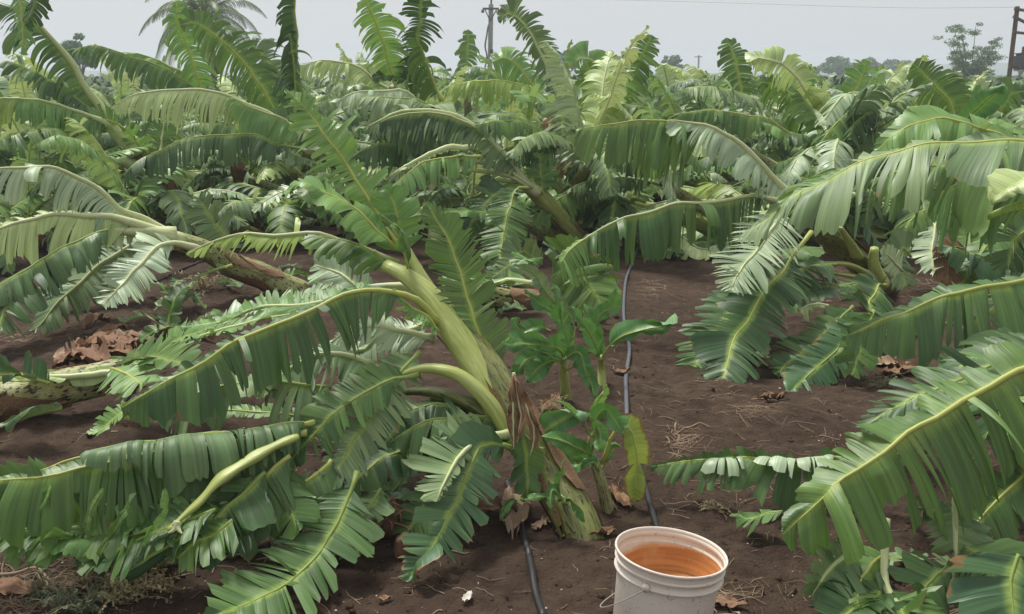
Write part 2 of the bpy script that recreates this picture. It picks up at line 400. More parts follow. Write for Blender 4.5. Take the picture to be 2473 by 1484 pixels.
# ---------------------------------------------------------------- ground
def make_ground():
    m, nt, out = newmat('soil')
    tc = node(nt, 'ShaderNodeTexCoord'); O = tc.outputs['Object']
    def nz(scale, det=8, ro=.6):
        a = node(nt, 'ShaderNodeTexNoise'); a.inputs['Scale'].default_value = scale; a.inputs['Detail'].default_value = det; a.inputs['Roughness'].default_value = ro
        nt.links.new(O, a.inputs['Vector']); return a.outputs[0]
    a, b, c_, d_ = nz(1.1), nz(14, 8, .7), nz(90, 5, .7), nz(4.0)
    c = mixc(nt, mapr(nt, a, .35, .65), (0.090, 0.060, 0.041), (0.140, 0.098, 0.068))
    c = mixc(nt, mapr(nt, b, .35, .7), c, (0.060, 0.039, 0.027))
    c = mixc(nt, mapr(nt, c_, .56, .72, 0, .55), c, (0.135, 0.095, 0.075))
    # wetter, darker patches
    c = mixc(nt, mapr(nt, d_, .52, .66, 0, .5), c, (0.030, 0.019, 0.015))
    # far away: green field
    geo = node(nt, 'ShaderNodeNewGeometry'); sx = node(nt, 'ShaderNodeSeparateXYZ'); nt.links.new(geo.outputs['Position'], sx.inputs[0])
    far = mapr(nt, sx.outputs['Y'], 14, 40)
    c = mixc(nt, far, c, mixc(nt, mapr(nt, nz(.02), .4, .6), (0.07, 0.12, 0.045), (0.11, 0.15, 0.06)))
    # pale grit
    vo = node(nt, 'ShaderNodeTexVoronoi'); vo.inputs['Scale'].default_value = 55; nt.links.new(O, vo.inputs['Vector'])
    g = mth(nt, 'MULTIPLY', mapr(nt, vo.outputs['Distance'], .06, .11, 1, 0), mapr(nt, nz(9, 3), .55, .62))
    c = mixc(nt, mth(nt, 'MULTIPLY', g, .8), c, (0.32, 0.27, 0.22))
    bs = node(nt, 'ShaderNodeBsdfPrincipled'); nt.links.new(c, bs.inputs['Base Color'])
    nt.links.new(mapr(nt, d_, .5, .66, .97, .82), bs.inputs['Roughness']); bs.inputs['Specular IOR Level'].default_value = .12
    bp = node(nt, 'ShaderNodeBump'); bp.inputs['Strength'].default_value = 1.0; bp.inputs['Distance'].default_value = .035
    nt.links.new(mth(nt, 'ADD', b, mth(nt, 'MULTIPLY', c_, .5)), bp.inputs['Height']); nt.links.new(bp.outputs[0], bs.inputs['Normal'])
    nt.links.new(bs.outputs[0], out.inputs[0])
    rad = [0.0, 0.5, 1.0, 1.6, 2.0]; r = 2.0
    while r < 9: r *= 1.0062; rad.append(r)
    while r < 16: r *= 1.015; rad.append(r)
    while r < 60: r *= 1.06; rad.append(r)
    while r < 860: r *= 1.15; rad.append(r)
    ang = []
    a = -180.0
    while a < 180:
        ang.append(a); a += (0.26 if -34 <= a < 34 else (1.0 if -50 <= a < 50 else 5.0))
    V, F = [(0, 0, hgt(0, 0))], []
    na = len(ang)
    for r in rad[1:]:
        for a in ang:
            x, y = r*math.sin(R(a)), r*math.cos(R(a)); V.append((x, y, hgt(x, y)))
    for k in range(na): F.append((0, 1+(k+1) % na, 1+k))
    for i in range(len(rad)-2):
        for k in range(na):
            p, q = 1+i*na+k, 1+i*na+(k+1) % na
            F.append((p, q, q+na, p+na))
    o = mesh_obj('ground', V, F, m); tag(o, None, None, kind='structure'); return o
make_ground()

# ---------------------------------------------------------------- hero plants traced from the place (px, px) with distances
def PX(s, d0, d1):
    q = [tuple(float(v) for v in t.split(',')) for t in s.split()]
    ls = [0]
    for a, b in zip(q, q[1:]): ls.append(ls[-1]+math.hypot(b[0]-a[0], b[1]-a[1]))
    return [P(x, y, (t[2] if len(t) > 2 else d0+(d1-d0)*l/ls[-1])) for (t, l) in zip(q, ls) for x, y in [t[:2]]]
def T(plant, s, d0, d1, W, **k): return leaf(plant, PX(s, d0, d1), W, **k)
def banana(label, gx, gy, group=None, d=None):
    p = G(gx, gy) if d is None else P(gx, gy, d)
    if d is not None: p.z = 0
    return thing('banana_plant', p, label, 'banana plant', group)
FG = 'storm-flattened banana plants in the foreground'
MG = 'leaning banana plants of the middle rows'

# A: the leaning plant in the centre
A = banana('leaning banana plant in the centre with thick yellow-green stem rising behind the white bucket', 1400, 1290, FG)
stem(A, [G(1425, 1310)-Vector((0, 0, .22)), G(1405, 1290), P(1340, 1165, 3.52), P(1270, 1045, 3.6), P(1215, 950, 3.68), P(1160, 865, 3.78), P(1085, 775, 3.9)], .076, .060, 'stem_g', sheaths=6, seed=4)
for s, d0, d1, ra, rb, mt in (
    ('1235,1040 1190,950 1150,880 1095,800 1050,730 985,670 930,640', 3.60, 3.98, .062, .028, 'stem_c'),
    ('1225,1050 1185,960 1160,900 1120,800 1060,740 1010,660 975,590', 3.64, 4.05, .052, .018, 'stem_c'),
    ('1240,1075 1190,985 1120,915 1060,893 1010,892 950,915', 3.56, 3.64, .038, .009, 'stem_c'),
    ('1245,1060 1180,1000 1090,955 1010,945 960,950', 3.62, 3.8, .032, .014, 'stem_g'),
    ('1210,980 1195,900 1170,840', 3.7, 3.8, .028, .014, 'stem_c'),
    ('1250,1080 1200,1030 1120,975 1040,960', 3.7, 3.75, .020, .012, 'stem_g')):
    v, f, u = tube(PX(s, d0, d1), lambda t, a=ra, b=rb: a+(b-a)*t+0.010*math.sin(t*3.1)*(a/.04), seg=14, n=22, squash=.75, ridge=.10, seed=ra*99)
    mesh_obj('petiole', v, f, M[mt], A, u)
T(A, '1080,770 985,620 905,505 800,345 735,262 688,215', 3.95, 4.35, .165, face=(-.3, -1, .5), en=-5, ef=-10, dr=3.6, tear=.034, mat='light', pet=.33, rr=.015, gap=.14, lean=.15, rib='rib_y', ragged=.5)
T(A, '1215,950 1185,870 1155,800 1130,715 1100,625 1068,555 1030,490', 3.72, 4.0, .135, face='c', en=5, ef=5, dr=1.0, tear=.030, mat='mid', pet=.10, rr=.011, gap=.12, lean=.42, rib='rib_y')
T(A, '1060,780 1010,715 930,702 800,728 700,760 600,810 500,868 400,920 292,985', 3.8, 3.25, .25, en=-62, ef=12, wf=.05, dr=7, tear=.07, mat='dark', pet=.18, rr=.017, rib='rib_y', gap=.02, lean=.05)
T(A, '1040,730 1000,700 930,690 840,712 760,735 640,742 560,770 440,800', 4.1, 4.3, .12, en=10, ef=30, dr=4, tear=.05, mat='light', pet=.2, rr=.014, rib='rib_p')
T(A, '960,640 910,612 850,590 745,568 620,570 520,585 455,610', 4.05, 4.2, .12, en=-50, ef=-20, dr=9, tear=.035, mat='yell', pet=.05, rr=.011, rib='rib_p', gap=.25, ragged=.4)
T(A, '940,640 900,610 860,588 800,575 745,562', 4.0, 4.1, .15, en=-30, ef=-10, dr=9, tear=.05, mat='mid', pet=.0, rr=.009)
T(A, '955,600 930,570 880,525 820,480 740,450 690,470', 4.05, 4.0, .155, en=-25, ef=15, dr=5, tear=.16, mat='light', pet=.05, rr=.011, rib='rib_y', gap=.04)
T(A, '975,610 965,560 955,500 935,460', 4.1, 4.15, .12, face='c', en=20, ef=20, dr=2.5, tear=.12, mat='light', pet=0, rr=.008)
T(A, '985,650 975,600 950,560 925,540', 3.9, 3.95, .09, face=(1, -.6, .3), en=40, ef=-20, dr=4, tear=.2, mat='light', pet=0, rr=.006)
T(A, '1000,690 960,560 920,520', 4.0, 3.9, .06, face=(1, -.8, .3), en=10, ef=-20, dr=4, tear=.2, mat='mid', pet=.3, rr=.01)
T(A, '1060,800 1035,765 1000,745 960,715 925,700', 3.75, 3.7, .11, en=-30, ef=-30, dr=8, tear=.03, mat='light', pet=0, rr=.01, gap=.3, ragged=.5)
T(A, '1015,850 985,880 935,950 890,1010 845,1080 790,1175', 3.7, 3.3, .135, face=(.1, -1, .7), en=0, ef=8, dr=2.4, tear=.045, mat='blue', pet=.05, rr=.010, rib='rib_g', gap=.12)
T(A, '1010,905 950,915 880,950 800,1010 740,1070 690,1120', 3.6, 3.35, .125, face=(-.2, -1, .9), en=0, ef=0, dr=2.8, tear=.05, mat='mid', pet=.10, rr=.010, rib='rib_g')
T(A, '1240,1085 1190,1072 1150,1100 1120,1160 1090,1235 1045,1320 985,1405', 3.45, 3.02, .135, face=(.15, -1, .8), en=-3, ef=6, dr=2.4, tear=.06, mat='aged', pet=.10, rr=.011, rib='rib_g', gap=.05, ground=True)
T(A, '1230,1060 1170,1060 1110,1070 1060,1062', 3.5, 3.4, .10, en=-30, ef=0, dr=5, tear=.2, mat='dark', pet=0, rr=.008)
T(A, '1220,1010 1160,1004 1090,1006 1020,1020 950,1060', 3.6, 3.5, .17, en=-55, ef=-30, dr=9, tear=.07, mat='dark', pet=.04, rr=.010, gap=.05)
T(A, '1225,1050 1180,1056 1130,1078 1098,1120 1072,1165 1055,1212', 3.5, 3.16, .05, wn=.04,  face=(-.1, -1, .5), en=-8, ef=0, dr=1.2, tear=.04, mat='blue', flip=False, pet=.2, rr=.011, rib='rib_p', gap=.3, lean=.1, wf=.17)
T(A, '1255,960 1262,1040 1272,1110 1275,1205', 3.48, 3.40, .085, face=(.2, -1, .2), en=-10, ef=-10, dr=3, tear=.12, mat='mid', pet=.35, rr=.007, lean=.5)
for s, ww in (('1240,900 1250,960 1258,1010 1250,1070', .035), ('1252,940 1275,990 1290,1050 1280,1100', .028), ('1235,930 1240,1000 1240,1085', .02)):
    leaf(A, PX(s, 3.46, 3.42), ww, face='c', en=20, ef=20, dr=1, tear=.3, mat='dead', pet=0, rr=.004, name='dry_leaf', rib='rib_p')
T(A, '1120,1060 1000,1080 920,1110 870,1150 840,1190', 3.7, 3.4, .14, en=-35, ef=10, dr=6, tear=.05, mat='dark', pet=.1, rr=.012, rib='rib_y')
T(A, '1200,1010 1100,980 1050,975 980,1000 930,1070 900,1100', 3.75, 3.6, .15, en=-35, ef=10, dr=6, tear=.05, mat='dark', pet=.2, rr=.010)
T(A, '1100,1130 1060,1200 1010,1250 975,1300', 3.45, 3.35, .15, en=-20, ef=20, dr=5, tear=.05, mat='dark', pet=.1, rr=.010, ground=True)
T(A, '1060,760 1000,800 930,805 870,850 800,850 720,905', 4.2, 4.1, .16, en=-20, ef=20, dr=5, tear=.035, mat='pale', pet=.1, rr=.014, rib='rib_p')
T(A, '1050,820 960,800 900,790 850,800 800,830', 3.95, 4.0, .14, en=-35, ef=10, dr=5, tear=.022, mat='pale', pet=.05, rr=.014, rib='rib_p', gap=.35)

# B: the flattened tangle on the left
B = banana('flattened banana plant at the lower left with long torn leaves and a snapped pale stalk', 700, 1160, FG)
T(B, '760,1020 640,1033 500,1050 380,1068 250,1090 120,1125 -60,1190', 3.45, 3.0, .27, face='u', en=-50, ef=0, wf=.0, dr=7, tear=.045, mat='dark', pet=.02, rr=.012, rib='rib_y', gap=.03, lean=.05)
T(B, '735,1020 640,1031 500,1047 380,1062 250,1082 215,1088', 3.43, 3.1, .25, en=0, ef=158, wn=0, wf=.25, dr=3, drf=13, tear=.045, mat='blue', flip=True, pet=.0, rr=.006, rib='rib_y', gap=.10, lean=.05, hold=.9, label='pale undersides of blade strips folded forward over the rib')
T(B, '740,1045 600,1062 450,1085 300,1110 150,1140 -80,1180', 3.4, 2.92, .30, en=-55, ef=20, wf=.06, dr=9, tear=.055, mat='mid', pet=.05, rr=.012, rib='rib_y', gap=.02, lean=.03)
T(B, '560,1215 400,1245 260,1268 120,1278 -80,1290', 3.2, 2.95, .19, en=-5, ef=60, dr=6, tear=.07, mat='mid', pet=0, rr=.012, rib='rib_p', ground=True, gap=.08)
T(B, '540,1240 430,1262 300,1295 150,1305 -60,1300', 3.12, 2.92, .11, en=-30, ef=70, dr=5, tear=.12, mat='light', pet=0, rr=.008, ground=True)
T(B, '640,1140 600,1180 560,1210 500,1280 450,1330', 3.2, 3.0, .2, en=-20, ef=-10, dr=7, tear=.07, mat='dark', pet=0, rr=.012, ground=True, gap=.12)
T(B, '700,1100 660,1130 600,1195 530,1240 480,1260', 3.25, 3.1, .2, en=-45, ef=-30, dr=8, tear=.07, mat='dark', pet=0, rr=.012, rib='rib_y', ground=True)
T(B, '520,1230 440,1262 360,1290 280,1330 190,1365', 3.05, 2.95, .17, en=-10, ef=30, dr=6, tear=.05, mat='mid', pet=0, rr=.008, ground=True, gap=.2, ragged=.4)
T(B, '480,1270 430,1300 380,1335 300,1385', 3.0, 2.93, .05, en=60, ef=60, dr=4, tear=.3, mat='dark', pet=0, rr=.01, ground=True)
v, f, u = tube(PX('720,1055 660,1080 590,1120 530,1160 480,1215 440,1250 408,1283', 3.3, 2.98), lambda t: .014+.010*math.sin(min(1, t*1.3)*3.1)-.012*max(0, t-.7)+.003*math.sin(t*26), seg=12, n=36, ridge=.45, squash=.7, seed=3)
mesh_obj('petiole', v, f, M['stem_c'], B, u)
for s in ('430,1262 420,1280 405,1288', '425,1265 432,1280 440,1290'):
    v, f, u = tube(PX(s, 2.98, 2.95), lambda t: .012*(1-t)+.002, seg=7); mesh_obj('broken_end', v, f, M['rib_p'], B, u)
v, f, u = tube(PX('690,1120 620,1170 540,1225 500,1255', 3.35, 3.15), .013, seg=10, n=12); mesh_obj('petiole', v, f, M['rib_y'], B, u)
T(B, '800,935 720,925 620,920 540,930 450,958 370,1005', 3.62, 3.42, .21, en=-55, ef=15, wf=.12, dr=7, tear=.07, mat='blue', pet=0, rr=.012, gap=.1)
T(B, '760,1010 660,1000 560,990 460,985 380,990 300,1010', 3.7, 3.6, .05, en=-20, ef=30, dr=6, tear=.05, mat='light', pet=0, rr=.01, gap=.1)
T(B, '900,885 860,865 800,855 740,868 690,900 640,960', 3.75, 3.6, .19, en=-40, ef=5, dr=3, tear=.05, mat='blue', pet=.05, rr=.012, rib='rib_p', gap=.1)
T(B, '330,985 290,1000 250,1035 215,1050', 3.9, 3.8, .07, en=10, ef=30, dr=4, tear=.04, mat='light', pet=0, rr=.008, ground=True)

T(B, '800,1110 760,1150 700,1180 640,1200 590,1235', 3.35, 3.2, .20, en=-50, ef=-10, dr=7, tear=.08, mat='dark', pet=0, rr=.012, rib='rib_y', ground=True)
T(B, '620,1150 600,1190 595,1230 600,1290', 3.2, 3.1, .10, face='c', en=-10, ef=-10, dr=3, tear=.12, mat='dark', pet=0, rr=.006, ground=True)
T(B, '700,1130 690,1180 700,1230 720,1290', 3.25, 3.1, .11, face='c', en=-10, ef=-10, dr=3, tear=.10, mat='mid', pet=0, rr=.006, ground=True)
T(B, '420,1200 330,1215 220,1232 100,1240 -60,1235', 3.25, 3.05, .22, en=-30, ef=20, dr=7, tear=.06, mat='mid', pet=0, rr=.008, ground=True)
T(B, '560,1255 520,1290 470,1310 430,1350', 3.05, 2.95, .15, en=-10, ef=10, dr=5, tear=.05, mat='mid', pet=0, rr=.006, ground=True, gap=.2)
v, f, u = tube(PX('505,1275 440,1305 380,1345 300,1392', 3.06, 2.96), lambda t: .022+.004*math.sin(t*9), seg=12, n=20, ridge=.2); mesh_obj('rolled_leaf', v, f, M['rolled'], B, u)
for k_, (s_, m_) in enumerate((('330,1190 300,1240 270,1290 240,1340', 'mid'), ('400,1180 395,1240 360,1290 350,1330', 'light'), ('250,1180 220,1230 210,1280', 'mid'), ('460,1290 430,1320 420,1360', 'dark'), ('120,1170 100,1220 60,1260', 'light'))):
    T(B, s_, 3.0, 2.95, .016, face='c', en=0, ef=0, dr=1, tear=.3, mat=m_, pet=0, rr=.003, ground=True, name='torn_strip', norib=True)

# the big leaf lying over the soil at the bottom edge (torn loose from its plant)
o = leaf(None, PX('862,1140 838,1200 812,1262 770,1335 700,1405 610,1455 500,1500', 3.32, 2.72), .165, face=(.1, -.5, 1), en=0, ef=4, dr=1.8, tear=.055, mat='dark', pet=.08, rr=.010, gap=.10, ground=True, name='banana_leaf')
tag(o, 'large dark green banana leaf lying on bare soil at the bottom edge, left of centre', 'banana leaf', 'loose banana leaves on the soil')
o = leaf(None, PX('920,1180 900,1215 870,1250 850,1290 870,1340', 3.4, 3.2), .11, face=(-.3, -.6, 1), en=0, ef=0, dr=3, tear=.06, mat='dark', pet=.0, rr=.008, gap=.10, ground=True, name='banana_leaf')
tag(o, 'short dark crumpled leaf on the soil just right of the big leaf at the bottom', 'banana leaf', 'loose banana leaves on the soil')

# C: felled stem at the left edge
Cp = banana('thick felled banana stem lying flat at the left edge with peeling pale yellow sheath', -60, 1035, FG)
stem(Cp, [P(-120, 985, 4.35), P(20, 965, 4.5), P(130, 940, 4.55), P(220, 920, 4.65), P(300, 900, 4.75)], .092, .074, 'stem_l', sheaths=6, seed=8, ridge=.22)
T(Cp, '330,900 260,905 180,910 90,915 -60,925', 4.6, 4.4, .05, en=10, ef=60, dr=4, tear=.3, mat='paley', pet=.0, rr=.02, rib='rib_p')
T(Cp, '120,925 80,915 40,905 -30,905', 4.3, 4.25, .13, en=0, ef=75, wn=.03, dr=2, tear=.06, mat='aged', pet=0, rr=.012, rib='rib_y')
T(Cp, '150,985 80,1000 0,1030 -60,1050', 4.2, 4.05, .04, en=0, ef=20, dr=2, tear=.3, mat='aged', pet=0, rr=.018, ground=True)
T(Cp, '300,890 330,880 380,860 430,820 520,790', 4.6, 4.6, .15, en=0, ef=30, dr=3, tear=.05, mat='light', pet=0, rr=.012, ground=True, gap=.25, ragged=.5)
T(Cp, '270,890 300,900 330,920 350,930', 4.3, 4.1, .16, en=-20, ef=10, dr=5, tear=.05, mat='light', pet=0, rr=.012, gap=.2)
T(Cp, '300,880 350,865 420,870 480,900', 4.5, 4.2, .15, en=10, ef=40, dr=4, tear=.05, mat='mid', pet=0, rr=.01, ground=True)
T(Cp, '420,860 480,820 560,790 650,770 740,750', 4.7, 4.6, .16, en=5, ef=25, dr=4, tear=.05, mat='light', pet=0, rr=.012, ground=True, gap=.25, ragged=.4, rib='rib_p')
T(Cp, '500,800 580,760 660,740 730,720 800,690', 5.1, 5.0, .15, en=5, ef=35, dr=4, tear=.035, mat='pale', pet=0, rr=.012, ground=True, gap=.25, ragged=.4)
T(Cp, '900,720 860,690 820,660 760,640', 5.0, 5.2, .18, face=(0, -1, .8), en=0, ef=25, dr=1, tear=.03, mat='pale', pet=0, rr=.01, gap=.3, lean=.6)

# D: left-hand plant fallen toward the camera's left
D = banana('fallen banana plant on the left with broad pale arching leaves spreading from a brown stem', 715, 705, FG)
stem(D, [G(725, 712), P(640, 670, 7.4), P(560, 640, 7.25), P(500, 605, 7.1), P(440, 585, 7.0), P(380, 568, 6.9)], .095, .055, 'stem_m', sheaths=7, seed=14)
T(D, '440,590 385,555 300,510 200,440 140,414 70,405 -60,425', 6.9, 6.2, .29, en=-60, ef=10, wf=.06, dr=8, tear=.05, mat='pale', pet=.18, rr=0.025, rib='rib_p', gap=.07)
T(D, '440,588 380,560 300,535 230,524 120,522 40,540 -60,570', 6.8, 6.1, .36, en=-65, ef=20, wf=.10, dr=9, tear=.12, mat='paley', pet=.28, rr=0.032, rib='rib_p', gap=.04)
T(D, '420,575 370,565 295,560 230,558', 6.75, 6.5, .02, mat='paley', pet=.9, rr=.04, rib='stem_c' if False else 'rib_p')
T(D, '260,555 200,575 130,610 60,650 0,690 -40,720', 6.4, 5.7, .27, en=-40, ef=-20, dr=6, tear=.08, mat='dark', pet=0, rr=.012)
T(D, '450,592 390,580 320,595 250,635 190,685 140,735 75,800', 6.9, 6.1, .22, face=(-.2, -1, .8), en=-20, ef=-10, dr=3.5, tear=.045, mat='blue', pet=.2, rr=.016, rib='rib_p', gap=.12)
T(D, '480,605 430,588 385,598 340,638 300,680 245,735', 6.7, 6.0, .20, face=(-.2, -1, .8), en=-15, ef=10, dr=2.5, tear=.035, mat='pale', pet=.22, rr=.018, rib='rib_p', gap=.12)
T(D, '150,620 90,650 40,700 10,750 0,800', 6.2, 5.6, .25, en=-30, ef=-20, dr=5, tear=.06, mat='dark', pet=0, rr=.010)
T(D, '430,600 350,610 270,650 180,690 100,700', 7.2, 6.8, .22, en=-20, ef=10, dr=5, tear=.05, mat='dark', pet=.2, rr=.010)
T(D, '600,560 560,575 533,560 505,520 480,480', 7.6, 7.7, .2, face='c', en=0, ef=10, dr=1.8, tear=.04, mat='blue', pet=.3, rr=.010)
T(D, '560,640 520,650 480,668 460,690', 7.1, 6.9, .05, mat='light', pet=.0, rr=.02, ground=True)
T(D, '380,840 410,760 430,710 470,680', 6.2, 6.6, .10, en=5, ef=5, dr=3, tear=.09, mat='mid', pet=0, rr=.008, ground=True, name='leaf')

# E: tall leaning plant, upper left
E = banana('banana plant leaning hard left at the upper left, one long rib rising out of frame', 455, 540, MG)
stem(E, [G(462, 545), P(430, 500, 11.1), P(395, 435, 10.9), P(350, 385, 10.7), P(320, 350, 10.6)], .11, .075, 'stem_b', sheaths=5, seed=22)
stem(E, [P(365, 400, 10.75), P(330, 360, 10.6), P(290, 325, 10.55), P(262, 295, 10.5)], .075, .05, 'stem_g', sheaths=2, seed=23, name='leaf_sheath_column')
T(E, '330,370 300,335 262,290 200,195 148,125 107,75 65,38 -10,5', 10.6, 10.0, .58, en=-62, ef=-25, wf=.12, dr=7, tear=0.051, mat='mid', pet=.28, rr=0.063, rib='rib_p', gap=.15, col=.03, ragged=.28)
T(E, '262,300 235,283 180,232 90,178 30,150 -30,150', 10.4, 9.8, 0.361, en=-35, ef=-10, dr=6, tear=0.051, mat='mid', pet=.15, rr=.018, col=.025, ragged=.28)
T(E, '262,305 225,285 182,268 123,250 50,239 -30,240', 10.3, 9.4, 0.399, en=-55, ef=-10, dr=9, tear=0.076, mat='light', pet=.15, rr=.022, rib='rib_p', col=.025, ragged=.28)
T(E, '50,239 20,238 -30,240', 9.35, 9.3, 0.399, en=-70, ef=-10, wf=.05, dr=9, tear=0.043, mat='yell', pet=.0, rr=.01, rib='rib_p', gap=.2, ragged=.28)
T(E, '300,315 279,297 227,286 182,302 156,341 151,380 162,425', 10.4, 9.7, 0.256, face=(-.3, -1, .6), en=-20, ef=0, dr=6.0, tear=0.028, mat='mid', pet=.1, rr=.016, rib='rib_y', col=.025, ragged=.28)
T(E, '350,385 325,335 300,312', 10.6, 10.4, 0.176, face='c', en=0, ef=0, dr=2.2, tear=0.035, mat='light', pet=.1, rr=.016, col=.03, ragged=.28)
T(E, '388,370 392,330 396,298', 10.9, 11, 0.192, face='c', en=0, ef=0, dr=2.2, tear=0.035, mat='mid', pet=.1, rr=.018, rib='rib_p', col=.03, ragged=.28)
T(E, '320,400 290,390 255,395', 10.6, 10.4, .03, mat='paley', pet=.8, rr=.045, rib='rib_p', ragged=.28)
T(E, '40,-30 52,30 55,80 50,130', 9.8, 9.6, 0.176, face='c', en=-30, ef=-30, dr=10.5, tear=0.035, mat='light', pet=0, rr=.012, col=.03, ragged=.28)
T(E, '90,-30 80,20 60,60', 9.6, 9.6, 0.200, face='c', en=-30, ef=-30, dr=10.5, tear=0.028, mat='dark', pet=0, rr=.012, col=.03, ragged=.28)
T(E, '180,330 120,310 60,320 -40,345', 9.8, 9.0, 0.361, en=-30, ef=-10, dr=6, tear=0.068, mat='mid', pet=0, rr=.014, col=.03, ragged=.28)
T(E, '280,420 230,410 170,430 120,450', 10, 9.5, 0.285, en=-20, ef=10, dr=4, tear=0.051, mat='light', pet=.1, rr=.014, col=.03, ragged=.28)
T(E, '420,430 380,420 330,420 260,440 180,450', 10.3, 9.9, 0.285, en=-20, ef=10, dr=4, tear=0.051, mat='mid', pet=.2, rr=.014, col=.03, ragged=.28)

# F: plant with brown stem left of centre
Fp = banana('banana plant left of centre with red-brown peeling stem and a broad pale arched leaf', 605, 552, MG)
stem(Fp, [G(612, 556), P(598, 500, 10.8), P(585, 450, 10.7), P(572, 400, 10.6)], .10, .075, 'stem_b', sheaths=6, seed=31)
stem(Fp, [P(860, 455, 9.6), P(840, 415, 9.5), P(790, 385, 9.3), P(730, 368, 9.2)], .07, .04, 'stem_g', sheaths=3, seed=33, name='leaf_sheath_column')
T(Fp, '760,340 700,300 665,280 617,260 539,227 455,216 374,221 325,228 268,262', 9.2, 8.6, 0.380, en=-55, ef=-5, dr=9, wf=.10, tear=.055, mat='paley', pet=.05, rr=0.021, rib='rib_p', gap=.09, col=.02)
T(Fp, '720,330 690,292 650,275 610,262 560,235', 9.1, 8.8, 0.342, en=-55, ef=-5, dr=9, wf=.10, tear=.16, mat='light', pet=.0, rr=.012, rib='rib_p', gap=.04, col=.02)
T(Fp, '740,372 682,351 633,328 580,322 520,322 455,335 390,361 338,387 300,425', 9.0, 8.2, 0.294, en=-55, ef=-20, dr=8, tear=.075, mat='dark', pet=.08, rr=.014, gap=.06, col=.02)
T(Fp, '560,400 510,370 470,380 440,420', 10.5, 10.3, 0.190, en=-10, ef=20, dr=4, tear=.05, mat='blue', pet=.1, rr=.012, col=.03)
T(Fp, '590,410 640,370 690,360 750,390', 10.5, 10.2, 0.285, en=-20, ef=10, dr=5, tear=.05, mat='dark', pet=.1, rr=.012, col=.03)
T(Fp, '570,395 550,360 500,350 430,370 380,400', 10.6, 10.0, 0.285, en=-20, ef=10, dr=5, tear=.05, mat='mid', pet=.1, rr=.012, col=.03)
T(Fp, '720,450 690,462 650,480 612,510', 8.4, 8.2, 0.142, en=-10, ef=10, dr=3, tear=.04, mat='pale', pet=0, rr=.010, gap=.2)
T(Fp, '860,450 800,430 760,440 720,480', 9.4, 9, 0.266, en=-20, ef=10, dr=5, tear=.05, mat='mid', pet=.1, rr=.012)

# Gp: tall upright torn leaves left of centre against the sky
Gp = banana('upright battered banana plant left of centre with folded leaves in front of the palm', 560, 480, MG)
stem(Gp, [G(560, 492), P(530, 400, 12.6), P(500, 300, 12.4), P(484, 225, 12.3)], .10, .06, 'stem_g', seed=41)
T(Gp, '490,240 471,214 413,172 360,150 312,136 253,115 208,112 150,125', 12.2, 11.6, 0.399, en=-55, ef=-10, dr=8, tear=0.060, mat='mid', pet=.08, rr=.018, col=.03, ragged=.28)
T(Gp, '500,250 460,190 400,155 330,130 280,128', 12.6, 12.3, 0.342, en=-45, ef=-10, dr=8, tear=0.060, mat='light', pet=.08, rr=.018, rib='rib_p', col=.03, ragged=.28)
T(Gp, '490,240 484,218 465,156 445,97 429,55 425,5', 12.3, 12.1, 0.360, face='c', en=-30, ef=-30, dr=7.5, tear=0.035, mat='light', pet=.12, rr=.022, rib='rib_y', col=.03, lean=-.25, ragged=.28)
T(Gp, '680,290 666,270 617,188 569,127 520,84 468,58 436,60', 11.2, 11.2, 0.420, face=(0, -1, .3), en=-20, ef=0, dr=6.0, tear=0.032, mat='mid', pet=.1, rr=.02, rib='rib_y', col=.03, gap=.15, lean=-.25, ragged=.28)
T(Gp, '700,290 690,230 660,170 620,120 590,100', 12, 12, 0.420, face='c', en=-20, ef=-20, dr=6.0, tear=0.035, mat='blue', pet=.1, rr=.02, col=.03, lean=-.25, ragged=.28)
T(Gp, '520,260 470,240 400,220 330,220 290,235', 11.8, 11.4, 0.266, en=-40, ef=0, dr=6, tear=0.043, mat='mid', pet=.1, rr=.014, col=.03, ragged=.28)
Gq = banana('banana plant left of centre with one leaf folded shut and standing straight up', 735, 470, MG)
stem(Gq, [G(735, 478), P(730, 380, 12.2), P(720, 290, 11.2), P(715, 225, 10.2)], .09, .05, 'stem_g', seed=43)
T(Gq, '713,280 715,225 718,150 719,90 716,40 722,-30', 10, 10, 0.340, face=(1, -.3, 0), en=-75, ef=-75, dr=12.0, tear=0.049, mat='dark', pet=.14, rr=.02, rib='rib_y', col=.025, lean=-.25, ragged=.28)
T(Gq, '714,250 712,180 705,120 700,80', 9.9, 9.9, 0.280, face='c', en=-65, ef=-75, dr=12.0, tear=0.035, mat='mid', pet=.0, rr=.01, col=.03, lean=-.25, ragged=.28)
T(Gq, '965,235 948,222 905,196 868,166 803,148 765,148 722,156', 11.2, 11, 0.380, en=-55, ef=-5, dr=9, tear=0.043, mat='paley', pet=.1, rr=.02, rib='rib_p', col=.025, gap=.12, ragged=.28)
T(Gq, '970,250 930,230 880,205 840,210', 10.8, 10.7, 0.247, en=-30, ef=10, dr=5, tear=0.170, mat='mid', pet=.1, rr=.02, col=.03, ragged=.28)
T(Gq, '780,290 830,270 880,250 930,240', 10.2, 10.4, 0.285, en=-40, ef=10, dr=6, tear=0.051, mat='dark', pet=.1, rr=.014, col=.03, ragged=.28)

